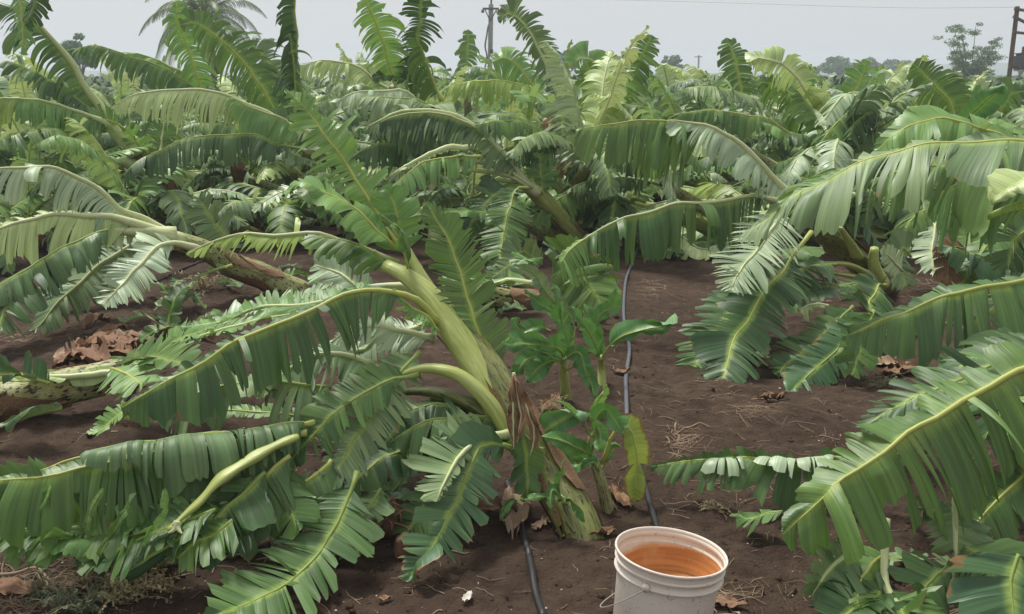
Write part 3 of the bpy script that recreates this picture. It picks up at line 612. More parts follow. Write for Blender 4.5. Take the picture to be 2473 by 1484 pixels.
H = banana('banana plant in the centre background with two ragged leaves raised into the sky like wings', 985, 440, MG)
stem(H, [G(985, 452), P(978, 380, 13), P(965, 290, 12), P(950, 215, 11)], .10, .05, 'stem_g', seed=47)
T(H, '965,240 946,182 927,114 907,58 891,16 870,-20', 10.9, 10.6, 0.340, face=(0, -1, .2), en=-25, ef=-15, dr=6.0, tear=0.042, mat='light', pet=.2, rr=.018, col=.03, gap=.2, ragged=.35, lean=-.25)
T(H, '975,240 985,195 998,136 1011,78 1018,32 1015,-25', 10.9, 10.7, 0.300, face=(0, -1, .2), en=-30, ef=-20, dr=6.0, tear=0.035, mat='dark', pet=.2, rr=.018, col=.03, gap=.25, ragged=.35, lean=-.25)
T(H, '1066,246 1053,210 1043,182 1030,145 1015,110 1005,90', 10.6, 10.5, 0.420, face=(.6, -1, .2), en=-60, ef=-60, dr=10.5, tear=0.025, mat='mid', pet=.15, rr=.02, rib='rib_y', col=.03, lean=-.25, ragged=.28)
T(H, '990,240 1000,200 960,180 900,190', 11, 10.8, 0.160, face='c', en=0, ef=0, dr=4.5, tear=0.140, mat='dark', pet=.1, rr=.01, col=.03, ragged=.28)
T(H, '1010,250 995,234 972,218 917,221 852,224 810,250', 9.5, 9.2, 0.304, en=-45, ef=-10, dr=8, tear=0.043, mat='pale', pet=0, rr=.014, gap=.12, col=.025, ragged=.28)
T(H, '1075,268 1010,240 950,235 880,235 830,260', 9.0, 9.0, 0.247, en=-45, ef=-10, dr=8, tear=0.043, mat='blue', pet=0, rr=.014, gap=.12, col=.025, ragged=.28)

# I: the big arched leaf, centre
I = banana('banana plant near the centre with one long pale rib arching left over cut leaf stalks', 1400, 592, MG)
stem(I, [G(1415, 605)-Vector((0, 0, .3)), G(1408, 596), P(1380, 560, 9.4), P(1340, 510, 9.2), P(1305, 475, 9.1), P(1270, 440, 9.0)], .10, .07, 'stem_c', sheaths=5, seed=51)
T(I, '1300,468 1271,445 1245,410 1193,348 1147,309 1096,279 1037,268 966,272 917,290 880,312', 9.0, 8.6, .34, en=-50, ef=-15, dr=6, tear=.045, mat='blue', pet=.14, rr=0.034, rib='rib_p', gap=.16, col=.02)
T(I, '1147,309 1096,283 1037,272 966,278 917,296', 8.75, 8.6, .42, en=-70, ef=-55, dr=8, tear=.03, mat='dark', pet=0, rr=.008, gap=.2, col=.025, rib='rib_p')
for s, r_ in (('1285,452 1229,415 1170,395 1110,388', .04), ('1280,455 1235,428 1190,418 1140,412', .035), ('1250,440 1200,436 1160,432', .03), ('1255,425 1200,400 1150,365 1090,358', .028)):
    v, f, u = tube(PX(s, 8.95, 8.8), lambda t, r_=r_: r_*(1-.35*t), seg=10, n=12, squash=.6); mesh_obj('petiole', v, f, M['rib_p' if r_ > .03 else 'stem_c'], I, u)
T(I, '1130,358 1086,357 1044,370 1005,390 940,425', 8.6, 8.3, .05, mat='paley', pet=0.0, en=-50, rr=.028, rib='rib_p', dr=8)
T(I, '1160,378 1112,378 1060,382 1020,392 982,418 925,470', 8.5, 8.1, .27, en=-45, ef=-15, dr=6, tear=.055, mat='light', pet=.05, rr=.016, gap=.08)
T(I, '1275,455 1245,460 1222,545 1209,612 1212,655 1225,700', 8.4, 7.5, .22, face='c', en=-8, ef=-8, dr=2.2, tear=.035, mat='mid', pet=.1, rr=.014, gap=.12)
T(I, '1260,460 1200,470 1160,510 1120,570', 8.8, 8.2, .22, face=(-.3, -1, .6), en=-15, ef=-5, dr=3, tear=.05, mat='dark', pet=.1, rr=.014)
T(I, '1312,470 1306,420 1303,372', 9, 9, .17, face='c', en=0, ef=0, dr=1.5, tear=.06, mat='light', pet=.1, rr=.012)
T(I, '1220,520 1150,512 1100,512 1060,520', 8.3, 8.1, .16, en=-30, ef=10, dr=6, tear=.3, mat='light', pet=0, rr=.012)
T(I, '1345,350 1330,338 1284,305 1242,292 1193,292 1150,302', 9.4, 8.8, .30, en=-45, ef=-10, dr=8, tear=.06, mat='mid', pet=.05, rr=.014, gap=.08, col=.025)
T(I, '1350,356 1310,350 1258,352 1205,364', 9.2, 8.9, .26, en=-45, ef=-10, dr=8, tear=.04, mat='dark', pet=.05, rr=.014, col=.025)
T(I, '1330,330 1290,300 1250,280 1200,278 1160,300', 9.8, 9.5, .3, en=-30, ef=10, dr=6, tear=.05, mat='mid', pet=.05, rr=.014, col=.03)
T(I, '1100,360 1050,345 980,340 900,350 850,380', 9.2, 8.8, .34, en=-50, ef=-10, dr=8, tear=.06, mat='dark', pet=.0, rr=.012, col=.03)

J = banana('bright yellow-green banana plant behind the centre with a broad drooping leaf like a curtain', 1330, 400, MG)
stem(J, [G(1335, 410), P(1335, 330, 17), P(1330, 260, 14.5)], .10, .06, 'stem_g', seed=55)
T(J, '1340,260 1323,237 1268,208 1210,195 1154,195 1096,208 1066,222', 12.4, 12, 0.399, en=-50, ef=5, dr=8, tear=0.060, mat='yell', pet=.06, rr=.018, rib='rib_y', col=.03, ragged=.28)
T(J, '1350,265 1310,240 1270,232 1240,230', 12, 11.6, 0.304, en=-20, ef=30, dr=5, tear=0.212, mat='light', pet=.0, rr=.014, col=.03, ragged=.28)
T(J, '1350,240 1346,231 1330,182 1304,123 1271,65 1235,32 1203,52', 11.4, 11.2, .27, face=(-.3, -1, .1), en=-45, ef=-15, dr=6.0, tear=0.032, mat='blue', pet=.1, rr=.02, rib='rib_p', col=.03, gap=.2, lean=-.25, ragged=.28)
T(J, '1300,230 1260,170 1220,140 1190,150', 13, 13, 0.400, face='c', en=-20, ef=-20, dr=6.0, tear=0.028, mat='light', pet=.1, rr=.016, col=.035, lean=-.25, ragged=.28)
K = banana('small ragged banana plant spike standing against the sky just left of the concrete pole', 1128, 300, MG)
T(K, '1128,230 1127,162 1128,120 1130,72', 20, 20, 0.360, face='c', en=-30, ef=-30, dr=6.0, tear=0.035, mat='mid', pet=.2, rr=.025, col=.05, lean=-.25, ragged=.28)
T(K, '1120,220 1090,185 1060,160 1040,185', 19.5, 19, 0.380, en=-20, ef=-20, dr=5, tear=0.043, mat='light', pet=.1, rr=.02, col=.05, ragged=.28)
T(K, '1150,220 1170,180 1150,160 1100,175', 19, 18.5, 0.380, en=-20, ef=-20, dr=5, tear=0.043, mat='mid', pet=.1, rr=.02, col=.05, ragged=.28)
stem(K, [P(1135, 320, 20.5), P(1130, 260, 20), P(1128, 220, 20)], .10, .06, 'stem_g', seed=56, sheaths=0)

# N: dead brown plant and the plant right of it
N_ = banana('dead-looking banana plant right of centre with shrivelled brown bent top and grey stem', 1452, 528, MG)
stem(N_, [G(1455, 532), P(1430, 482, 10.9), P(1404, 409, 10.6), P(1372, 367, 10.5), P(1349, 325, 10.4), P(1315, 290, 10.3)], .095, .03, 'stem_m', sheaths=5, seed=61)
for s in ('1349,325 1330,300 1320,340 1318,380', '1372,367 1350,380 1340,420', '1400,420 1370,400 1345,420 1350,470', '1410,430 1400,400 1420,380 1440,390'):
    leaf(N_, PX(s, 10.3, 10.1), .12, face='c', en=-30, ef=-30, dr=6, tear=.08, mat='dead', pet=0, rr=.02, col=.04, name='dry_leaf', rib='stem_m' if False else 'rib_g')
T(N_, '1362,262 1366,220 1370,170 1372,130 1380,95', 12, 12, 0.125, face='c', en=-50, ef=-50, dr=7, tear=0.056, mat='sick', pet=0, rr=.016, col=.035, ragged=.6, lean=-.25)
T(N_, '1425,310 1425,260 1424,211 1420,150', 10.6, 10.6, 0.300, face='c', en=0, ef=0, dr=2.7, tear=0.032, mat='mid', pet=.04, rr=.014, col=.03, lean=-.25, ragged=.28)
T(N_, '1520,262 1502,244 1472,195 1447,156 1404,140 1385,160', 12, 11.8, 0.320, face=(-.4, -1, .5), en=-40, ef=-5, dr=7.5, tear=0.098, mat='light', pet=.04, rr=.018, rib='rib_p', col=.035, lean=-.25, ragged=.28)
T(N_, '1500,262 1515,225 1541,156 1560,115 1575,86', 12.4, 12.4, 0.280, face='c', en=0, ef=0, dr=3.0, tear=0.028, mat='mid', pet=.15, rr=.018, col=.03, lean=-.25, ragged=.28)
T(N_, '1360,250 1355,255 1359,280 1358,320', 9.6, 9.4, 0.208, face='c', en=-10, ef=-10, dr=3.6, tear=0.025, mat='blue', pet=0, rr=.012, col=.025, ragged=.28)
T(N_, '1500,245 1470,200 1450,175', 12.2, 12, 0.340, face='c', en=-20, ef=-20, dr=6.0, tear=0.042, mat='light', pet=.1, rr=.014, col=.035, lean=-.25, ragged=.28)
T(N_, '1420,440 1470,430 1520,450 1560,500', 10.8, 10.4, 0.266, en=-20, ef=10, dr=5, tear=0.034, mat='pale', pet=.1, rr=.014, col=.03, gap=.2, ragged=.28)
T(N_, '1430,480 1470,490 1500,510', 10.3, 10, 0.112, face='c', en=0, ef=0, dr=3.0, tear=.3, mat='mid', pet=.1, rr=.01)

# Pp: plant right of centre with huge arched rib
Pp = banana('large broken banana plant right of the grey pipe with a pale arching rib', 2120, 690, FG)
stem(Pp, [G(2150, 715)-Vector((0, 0, .2)), G(2135, 700), P(2108, 672, 7.3), P(2062, 622, 7.15), P(2010, 572, 7.0), P(1950, 520, 6.9), P(1905, 480, 6.8)], .095, .085, 'stem_g', sheaths=8, seed=71)
v, f, u = tube(PX('2130,690 2110,640 2112,600', 7.1, 7.0), lambda t: .06-.03*t, seg=10); mesh_obj('petiole', v, f, M['stem_c'], Pp, u)
for s in ('2100,665 2050,640 1990,635', '2110,680 2060,668 2010,660', '2070,620 2055,590 2030,550'):
    v, f, u = tube(PX(s, 6.95, 6.8), lambda t: .05*(1-.6*t), seg=10, squash=.5); mesh_obj('petiole', v, f, M['stem_c'], Pp, u)
T(Pp, '1925,495 1899,466 1867,430 1834,394 1786,350 1730,314 1672,297 1613,290', 6.8, 6.6, .33, en=-45, ef=-25, dr=5, tear=.07, mat='pale', pet=.12, rr=0.030, rib='rib_p', gap=.14, col=.018, wf=.12)
T(Pp, '1690,302 1613,292 1534,292 1469,300 1392,314', 6.7, 6.6, .40, en=-55, ef=-20, dr=7, tear=.05, mat='mid', pet=0, rr=.012, rib='rib_y', gap=.15, wf=.1)
T(Pp, '1700,310 1640,300 1580,300 1520,310', 6.9, 6.9, .50, en=-65, ef=-50, dr=7, tear=.035, mat='light', pet=0, rr=.008, gap=.25)
T(Pp, '1920,495 1840,478 1760,484 1690,490 1607,501 1551,515 1486,537 1414,576 1340,625', 6.7, 6.0, .35, en=-60, ef=0, wf=.06, dr=9, tear=.065, mat='mid', pet=.14, rr=.014, rib='rib_p', gap=.05)
T(Pp, '1414,576 1380,600 1350,640', 6.0, 5.9, .26, en=-60, ef=0, wf=.06, dr=9, tear=.03, mat='light', pet=0, rr=.010, gap=.2)
T(Pp, '1905,490 1880,530 1831,601 1796,640 1765,700', 6.2, 5.6, .25, face=(-.3, -1, .7), en=0, ef=5, dr=2.2, tear=.022, mat='pale', pet=.12, rr=.012, rib='rib_p', gap=.35, lean=.45)
T(Pp, '1960,560 1900,640 1845,710 1803,776 1775,832 1731,966', 6.2, 5.15, .25, face=(-.2, -1, .8), en=0, ef=0, dr=2.4, tear=.05, mat='dark', pet=.18, rr=.014, rib='rib_y', gap=.10)
T(Pp, '1900,640 1820,700 1740,780 1700,850 1655,920', 6.4, 5.4, .22, face=(-.2, -1, .9), en=0, ef=0, dr=3, tear=.05, mat='dark', pet=.15, rr=.012)
T(Pp, '1930,650 1860,680 1790,720 1700,770', 6.5, 6.1, .2, face=(-.2, -.8, 1), en=-10, ef=0, dr=3, tear=.04, mat='dark', pet=.15, rr=.012)
T(Pp, '2140,690 2122,689 2101,735 2095,790 2080,850', 6.5, 5.7, .22, face='c', en=0, ef=0, dr=2.4, tear=.045, mat='dark', pet=.05, rr=.012, rib='rib_y')
T(Pp, '2060,740 2010,787 1957,839 1905,875 1872,905', 5.9, 5.4, .16, face=(-.2, -1, .8), en=0, ef=0, dr=3, tear=.07, mat='mid', pet=.05, rr=.010)
T(Pp, '2090,770 2045,818 1985,878 1940,920 1900,955', 5.6, 5.15, .17, face=(-.2, -1, .8), en=0, ef=0, dr=3, tear=.07, mat='aged', pet=.05, rr=.010)
T(Pp, '2110,750 2097,797 2069,867 2057,906', 5.5, 5.2, .15, face=(.1, -1, .6), en=0, ef=0, dr=3, tear=.07, mat='mid', pet=.05, rr=.010)
T(Pp, '2000,740 1965,735 1925,750', 5.9, 5.8, .12, en=-60, ef=0, wf=.02, dr=9, tear=.10, mat='paley', pet=0, rr=.010, ragged=.5)
T(Pp, '2020,640 1960,640 1900,680 1860,720', 6.6, 6.3, .26, en=-10, ef=0, dr=3, tear=.06, mat='dark', pet=.05, rr=.010)
T(Pp, '2090,680 2020,690 1950,700 1880,740', 6.5, 6.2, .24, en=-10, ef=10, dr=3, tear=.04, mat='dark', pet=.05, rr=.010)
T(Pp, '1985,600 1930,600 1890,620', 6.5, 6.3, .20, en=-10, ef=10, dr=3, tear=.3, mat='mid', pet=.05, rr=.010)
T(Pp, '2180,655 2165,640 2140,612 2130,600', 6.9, 6.8, .10, face='c', dr=1, tear=.05, mat='pale', pet=0, rr=.008)

# Q: plants behind on the right
Q = banana('banana plant in the right background with a pale limp leaf bending over like a hook', 1985, 440, MG)
stem(Q, [G(1990, 450), P(2000, 390, 13), P(1998, 330, 11.5)], .10, .07, 'stem_g', seed=75)
T(Q, '2000,330 1990,305 1964,253 1945,221 1919,182 1883,156 1834,140 1808,150', 10.8, 10.5, 0.340, face=(-.5, -1, .6), en=-45, ef=-15, dr=9.0, tear=0.049, mat='paley', pet=.05, rr=.018, rib='rib_p', col=.03, gap=.1, lean=-.25, ragged=.28)
T(Q, '1985,330 1975,280 1990,250 1950,220', 10.6, 10.6, 0.280, face=(-.5, -1, .6), en=-45, ef=-15, dr=9.0, tear=.3, mat='yell', pet=.05, rr=.018, rib='rib_y', col=.03, lean=-.25)
T(Q, '1960,300 1930,280 1900,230 1850,200 1830,210', 10.9, 10.7, 0.340, face=(-.5, -1, .6), en=-45, ef=-15, dr=9.0, tear=0.028, mat='mid', pet=.05, rr=.014, col=.03, lean=-.25, ragged=.28)
T(Q, '1795,240 1792,227 1779,162 1769,123 1755,92', 12.5, 12.5, 0.280, face='c', en=-5, ef=-5, dr=3.6, tear=0.028, mat='mid', pet=.05, rr=.016, rib='rib_y', col=.03, lean=-.25, ragged=.28)
T(Q, '1880,270 1860,258 1808,231 1737,211 1690,210 1640,217', 11.5, 11, 0.342, en=-25, ef=0, dr=5, tear=0.034, mat='blue', pet=.05, rr=.018, rib='rib_y', col=.03, ragged=.28)
T(Q, '1915,335 1906,325 1860,290 1802,276 1730,270 1656,273 1612,286', 9.6, 9.2, 0.323, en=-50, ef=5, wf=.1, dr=8, tear=0.076, mat='mid', pet=.03, rr=.018, rib='rib_y', gap=.05, col=.025, ragged=.28)
T(Q, '1900,340 1880,310 1840,295', 9.4, 9.3, 0.304, en=-40, ef=5, wf=.1, dr=7, tear=.3, mat='light', pet=.0, rr=.012, col=.03)
T(Q, '1880,240 1850,225 1810,210 1760,200', 13, 12.6, 0.285, en=-25, ef=0, dr=5, tear=0.034, mat='mid', pet=.05, rr=.018, col=.03, ragged=.28)
Rp = banana('banana plant in the right background crowned by a pale leaf spread like an umbrella', 2060, 430, MG)
stem(Rp, [G(2075, 445), P(2085, 380, 12), P(2110, 300, 10.4)], .09, .06, 'stem_g', seed=77)
T(Rp, '2160,285 2133,268 2101,243 2072,226 2029,238 1985,300', 9.8, 9.4, 0.323, en=-30, ef=-10, dr=5, tear=0.038, mat='pale', pet=.08, rr=.014, rib='rib_p', col=.025, gap=.15, ragged=.28)
T(Rp, '2120,290 2080,265 2040,280 2000,320 1975,360', 9.6, 9.2, 0.323, en=-40, ef=-20, dr=5, tear=0.030, mat='mid', pet=.04, rr=.014, col=.025, gap=.2, ragged=.28)
T(Rp, '2130,290 2110,270 2070,290 2050,330', 9.4, 9.2, 0.342, en=-50, ef=-20, dr=6, tear=0.030, mat='dark', pet=.04, rr=.014, col=.025, gap=.2, ragged=.28)
T(Rp, '2050,250 2062,227 2085,182 2095,148', 13, 13, 0.288, face='c', en=0, ef=0, dr=3.6, tear=0.035, mat='light', pet=.05, rr=.02, rib='rib_y', col=.035, ragged=.28)
T(Rp, '1950,235 1943,200 1945,160', 15, 15, 0.288, face='c', en=0, ef=0, dr=3.6, tear=0.035, mat='light', pet=.05, rr=.02, col=.04, ragged=.28)
T(Rp, '2245,268 2220,262 2190,262 2155,270', 11, 10.8, 0.285, en=-45, ef=0, dr=7, tear=0.043, mat='pale', pet=.0, rr=.02, rib='rib_p', col=.035, ragged=.28)
T(Rp, '2270,250 2240,230 2200,222 2165,235 2140,265', 13, 12.6, 0.380, en=-45, ef=-20, dr=6, tear=0.043, mat='yell', pet=.0, rr=.02, rib='rib_p', col=.035, ragged=.28)
Sp = banana('banana plant at the right with one smooth upright paddle-shaped young leaf above its torn ones', 2345, 420, MG)
stem(Sp, [G(2350, 430), P(2340, 370, 12), P(2320, 300, 10)], .09, .06, 'stem_g', seed=79)
T(Sp, '2322,310 2331,292 2370,253 2400,228 2420,208', 8.5, 8.3, .10, face=(-.4, -1, .4), en=15, ef=15, dr=.5, tear=2, mat='young', pet=.04, rr=.012, gap=0, ragged=.02, col=.025)
T(Sp, '2368,312 2366,270 2364,235 2362,205', 8.8, 8.8, .10, face=(.3, -1, .2), en=-10, ef=-10, dr=.5, tear=2, mat='young', pet=.04, rr=.012, gap=0, ragged=.02, col=.025)
T(Sp, '2320,310 2312,290 2286,234 2244,195 2205,155', 11.5, 11.5, 0.340, face=(-.3, -1, .4), en=-20, ef=0, dr=6.0, tear=0.032, mat='mid', pet=.14, rr=.02, rib='rib_y', col=.035, lean=-.25, ragged=.28)
T(Sp, '2330,330 2380,300 2430,310 2500,350', 8.6, 8.3, 0.190, en=-10, ef=20, dr=3, tear=.3, mat='light', pet=.02, rr=.016, rib='rib_y', col=.03)
T(Sp, '2350,300 2330,250 2290,215 2260,225', 11.8, 11.8, 0.340, face='c', en=-20, ef=0, dr=6.0, tear=0.032, mat='mid', pet=.1, rr=.016, col=.035, lean=-.25, ragged=.28)
T(Sp, '2440,340 2420,270 2440,230 2480,220', 12, 12, 0.340, face='c', en=-20, ef=0, dr=6.0, tear=0.032, mat='mid', pet=.1, rr=.016, col=.035, lean=-.25, ragged=.28)

# X: the plant standing just out of the picture on the right whose leaves reach in
X = banana('banana plant at the right edge whose huge blue-green leaves hang one above another', 2620, 1010, FG)
stem(X, [G(2650, 1020), P(2640, 800, 4.4), P(2600, 560, 4.3), P(2570, 380, 4.2)], .11, .07, 'stem_g', seed=81)
T(X, '2600,380 2520,352 2410,345 2305,344 2192,357 2094,382 2029,419 1930,462 1860,520 1800,560', 4.2, 4.5, .36, en=-25, ef=15, wf=.07, dr=4.5, tear=.075, mat='blue', pet=.03, rr=.015, rib='rib_y', gap=.06, lean=.35)
T(X, '2094,385 2029,422 1960,455 1890,500', 4.45, 4.6, .30, en=-15, ef=15, dr=3.5, tear=.035, mat='light', pet=0, rr=.008, gap=.3, lean=.7)
T(X, '2490,350 2460,345 2340,300 2273,283 2208,299 2159,325 2110,372', 5.6, 5.5, .24, en=-40, ef=40, wf=.13, dr=6, drf=7, tear=.08, mat='light', pet=.0, rr=.018, rib='rib_y', gap=.04)
T(X, '2520,440 2440,420 2300,400 2180,410 2080,450', 4.9, 5.2, .34, en=-55, ef=0, dr=7, tear=.05, mat='mid', pet=0, rr=.012, gap=.12)
T(X, '2500,450 2400,430 2320,440 2250,480', 5.2, 5.5, .42, en=-70, ef=-30, dr=8, tear=.05, mat='light', pet=0, rr=.012, gap=.18)
T(X, '2560,430 2480,440 2430,462 2392,488', 3.9, 3.8, .11, en=-10, ef=30, dr=3, tear=2, mat='paley', pet=0, rr=.01, gap=0, ragged=.05)
T(X, '2560,500 2470,505 2430,510 2385,520', 3.95, 3.85, .07, en=-30, ef=20, dr=3, tear=2, mat='yell', pet=0, rr=.008, gap=0, ragged=.05)
T(X, '2580,660 2520,670 2473,675 2377,689 2300,710 2237,734 2132,776 2050,808', 4.2, 4.25, .30, en=-52, ef=12, wf=.11, dr=4.2, tear=.07, mat='dark', pet=.0, rr=.018, rib='rib_y', gap=.05, lean=.15)
T(X, '2620,850 2520,880 2430,910 2335,962 2216,1034 2076,1122 1975,1209 1890,1290', 3.1, 2.85, .36, en=-66, ef=18, wf=.15, dr=4, drf=3, tear=.06, mat='mid', pet=.0, rr=.020, rib='rib_y', gap=.015, lean=.02)
T(X, '2600,830 2500,850 2400,880 2310,915 2202,964 2140,995 2080,1035', 3.6, 3.5, .19, en=-25, ef=10, dr=4, tear=.06, mat='dark', pet=.0, rr=.012, rib='rib_g', gap=.06)
T(X, '2560,950 2480,960 2420,1000 2380,1060', 3.3, 3.2, .30, en=-50, ef=-20, dr=6, tear=.06, mat='dark', pet=.0, rr=.012, rib='rib_g', gap=.06)
T(X, '2520,1120 2447,1171 2388,1230 2322,1298', 3.2, 3.05, .17, face=(-.2, -1, .7), en=-10, ef=0, dr=2.5, tear=.08, mat='mid', pet=.02, rr=.010, rib='rib_y')
T(X, '2200,1100 2100,1103 2010,1104 1922,1118 1817,1108 1712,1106 1640,1112 1560,1130', 3.65, 3.65, .19, en=-40, ef=75, wf=.05, dr=7, drf=9, tear=.055, mat='dark', pet=.0, rr=.011, rib='rib_y', gap=.08, ragged=.3)
T(X, '2010,1100 1960,1104 1922,1108 1880,1106 1850,1104', 3.66, 3.66, .12, ef=158, wn=0, wf=.13, drf=14, tear=.08, mat='pale', norib=True, pet=.0, rr=.004, rib='rib_y', gap=.3, lean=.05, hold=.9)
T(X, '1790,1106 1760,1106 1730,1106', 3.66, 3.66, .12, ef=158, wn=0, wf=.13, drf=14, tear=.06, mat='pale', norib=True, pet=.0, rr=.004, rib='rib_y', gap=.3, lean=.05, hold=.9)
T(X, '2560,870 2500,840 2440,830 2380,850 2300,900', 3.9, 3.8, .2, en=-25, ef=10, dr=4, tear=.06, mat='dark', pet=.0, rr=.012)
T(X, '2550,560 2480,555 2445,600 2435,650', 6, 5.9, .25, face='c', en=-10, ef=0, dr=3, tear=.05, mat='dark', pet=.0, rr=.012)

Y = banana('crumpled banana plant at the lower right corner with pale bare ribs hanging straight down', 2300, 1470, FG)
T(Y, '2310,1180 2306,1240 2306,1290 2308,1349 2300,1400 2290,1450', 2.95, 2.85, .17, face='c', en=-5, ef=-5, wf=.10, dr=3.2, tear=.045, mat='blue', pet=.12, rr=.010, rib='rib_p', gap=.25)
v, f, u = tube(PX('2141,1255 2139,1300 2136,1384 2146,1430 2190,1490', 2.95, 2.7), .012, seg=10); mesh_obj('petiole', v, f, M['rib_p'], Y, u)
T(Y, '2146,1425 2165,1455 2195,1500', 2.8, 2.65, .16, face=(0, -.6, 1), en=10, ef=10, dr=6, tear=.03, mat='mid', pet=0, rr=.008, gap=.2)
T(Y, '2140,1340 2110,1360 2080,1400 2070,1450 2090,1500', 2.9, 2.7, .12, face=(-.6, -1, .3), en=-30, ef=-20, dr=4, tear=.08, mat='light', pet=0, rr=.009)
T(Y, '2060,1330 2015,1362 1985,1400 1960,1440', 2.9, 2.8, .13, face=(-.3, -1, .6), en=20, ef=60, dr=6, tear=.04, mat='blue', pet=0, rr=.009, gap=.1, rib='rib_p', ground=True)
T(Y, '2150,1420 2110,1440 2050,1480 2000,1520', 2.8, 2.7, .13, en=20, ef=40, dr=6, tear=.05, mat='dark', pet=0, rr=.009, ground=True)
T(Y, '2460,1340 2442,1400 2444,1450 2450,1520', 2.75, 2.6, .22, face=(-.1, -1, .8), en=0, ef=0, dr=2.4, tear=.08, mat='aged', pet=0, rr=.009)
T(Y, '2330,1320 2380,1360 2400,1420 2380,1480', 2.9, 2.75, .17, face=(.1, -1, .8), en=0, ef=0, dr=3, tear=.07, mat='dark', pet=0, rr=.009, ground=True)
T(Y, '2290,1370 2250,1400 2220,1450 2215,1500', 2.85, 2.7, .15, face=(.1, -1, .8), en=0, ef=0, dr=4, tear=.05, mat='dark', pet=0, rr=.009, ground=True)
T(Y, '1890,1235 1850,1240 1810,1255 1780,1240', 3.35, 3.4, .10, en=0, ef=0, dr=4, tear=.04, mat='dark', pet=0, rr=.007, ground=True)

W_ = banana('ragged banana plant behind the right edge leaves with hanging shreds and a withered brown blade', 2420, 640, FG)
stem(W_, [G(2425, 645), P(2400, 600, 8.6), P(2360, 550, 8.4), P(2310, 500, 8.2)], .10, .06, 'stem_m', sheaths=5, seed=95)
T(W_, '2340,520 2300,500 2250,500 2200,530 2170,580', 8.0, 7.6, .34, en=-40, ef=-20, dr=6, tear=.05, mat='mid', pet=.05, rr=.014, col=.02)
T(W_, '2350,530 2345,560 2340,600 2330,650', 7.8, 7.4, .26, face='c', en=-15, ef=-15, dr=3, tear=.04, mat='mid', pet=.05, rr=.012, col=.02)
T(W_, '2260,540 2255,580 2250,620 2262,670', 7.6, 7.2, .20, face='c', en=-15, ef=-15, dr=3, tear=.03, mat='pale', pet=.05, rr=.010, col=.02, ragged=.4)
T(W_, '2420,540 2440,580 2445,620 2440,670', 7.2, 6.9, .26, face='c', en=-15, ef=-15, dr=3, tear=.04, mat='dark', pet=.05, rr=.012, col=.02)
T(W_, '2480,560 2440,560 2390,590 2350,640 2320,700', 6.6, 6.2, .24, en=-30, ef=0, dr=5, tear=.04, mat='mid', pet=.05, rr=.012, col=.02)
T(W_, '2500,620 2440,610 2380,620 2310,600 2280,610', 6.2, 6.2, .24, en=-50, ef=0, dr=6, tear=.10, mat='aged', pet=.05, rr=.012, col=.02)
T(W_, '2330,600 2300,600 2290,640 2290,690', 6.3, 6.2, .12, face='c', en=-15, ef=-15, dr=3, tear=.06, mat='dead', pet=.05, rr=.006, col=.02)
T(W_, '2500,700 2440,720 2380,760 2330,800', 5.4, 5.2, .22, en=-30, ef=0, dr=5, tear=.05, mat='mid', pet=.05, rr=.010, ground=True)
T(W_, '2200,620 2180,600 2170,640 2190,690', 7.4, 7.2, .18, face='c', en=-5, ef=-5, dr=3, tear=.03, mat='blue', pet=.05, rr=.010, col=.02)
T(W_, '2290,480 2330,470 2400,490 2450,540', 8.4, 8.2, .34, en=-40, ef=-10, dr=6, tear=.05, mat='light', pet=.05, rr=.014, col=.02)

# the second felled stem behind the centre plant
Z = banana('felled banana stem lying flat behind the centre plant, pale sheaths peeling off it', 1320, 748, FG)
stem(Z, [P(1150, 705, 6.9), P(1210, 722, 6.95), P(1260, 730, 7.0), P(1330, 735, 7.05)], .07, .085, 'stem_l', sheaths=6, seed=91, ridge=.22, shmat='dead')
T(Z, '1290,690 1230,680 1180,690 1130,670', 6.8, 6.8, .12, en=10, ef=30, dr=3, tear=.3, mat='light', pet=0, rr=.03, rib='rib_p')
T(Z, '1310,640 1260,610 1230,640 1180,680', 7.3, 7.0, .15, face='c', en=0, ef=0, dr=3, tear=.05, mat='blue', pet=0, rr=.01)
T(Z, '1330,700 1370,680 1395,640 1420,610', 6.4, 6.3, .30, face=(.1, -1, .4), en=-10, ef=-10, dr=3, tear=.07, mat='mid', pet=0, rr=.012, rib='rib_g')
T(Z, '1380,620 1400,660 1430,700 1450,740', 6.2, 6.0, .22, face=(.1, -1, .4), en=-10, ef=-10, dr=3, tear=.05, mat='mid', pet=0, rr=.012)
T(Z, '1290,640 1270,625 1250,640', 6.5, 6.4, .12, en=10, ef=10, dr=3, tear=.05, mat='young', pet=0, rr=.01)

# ---------------------------------------------------------------- suckers (young shoots)
def sucker(label, gx, gy, spts, r0, r1, mat='stem_c'):
    p = G(gx, gy); o = thing('banana_sucker', p, label, 'young banana plant', 'banana suckers on the bare soil')
    v, f, u = tube([p-Vector((0, 0, .02))]+spts, lambda t: r0+(r1-r0)*t, seg=12, n=16, ridge=.1, seed=gx*.1)
    mesh_obj('pseudostem', v, f, M[mat], o, u); return o
def YL(pl, s, d0, d1, W, **k):
    W *= .74
    k.setdefault('mat', 'young'); k.setdefault('face', 'c'); k.setdefault('tear', .22); k.setdefault('gap', .02); k.setdefault('dr', 2)
    k.setdefault('rr', .005); k.setdefault('ragged', .03); k.setdefault('pet', .06); k.setdefault('lean', .45); k.setdefault('rib', 'rib_g'); k.setdefault('en', 5); k.setdefault('ef', 12)
    return T(pl, s, d0, d1, W, **k)
s = sucker('young banana shoot with broad leaves and low forking stem, left of the grey pipe', 1369, 970, PX('1362,905 1361,860', 4.85, 4.8), .028, .018)
YL(s, '1361,870 1352,845 1320,836 1271,833 1205,824', 4.8, 4.7, .10, en=-5, ef=25)
YL(s, '1364,890 1350,870 1310,850 1275,838', 4.78, 4.7, .02)
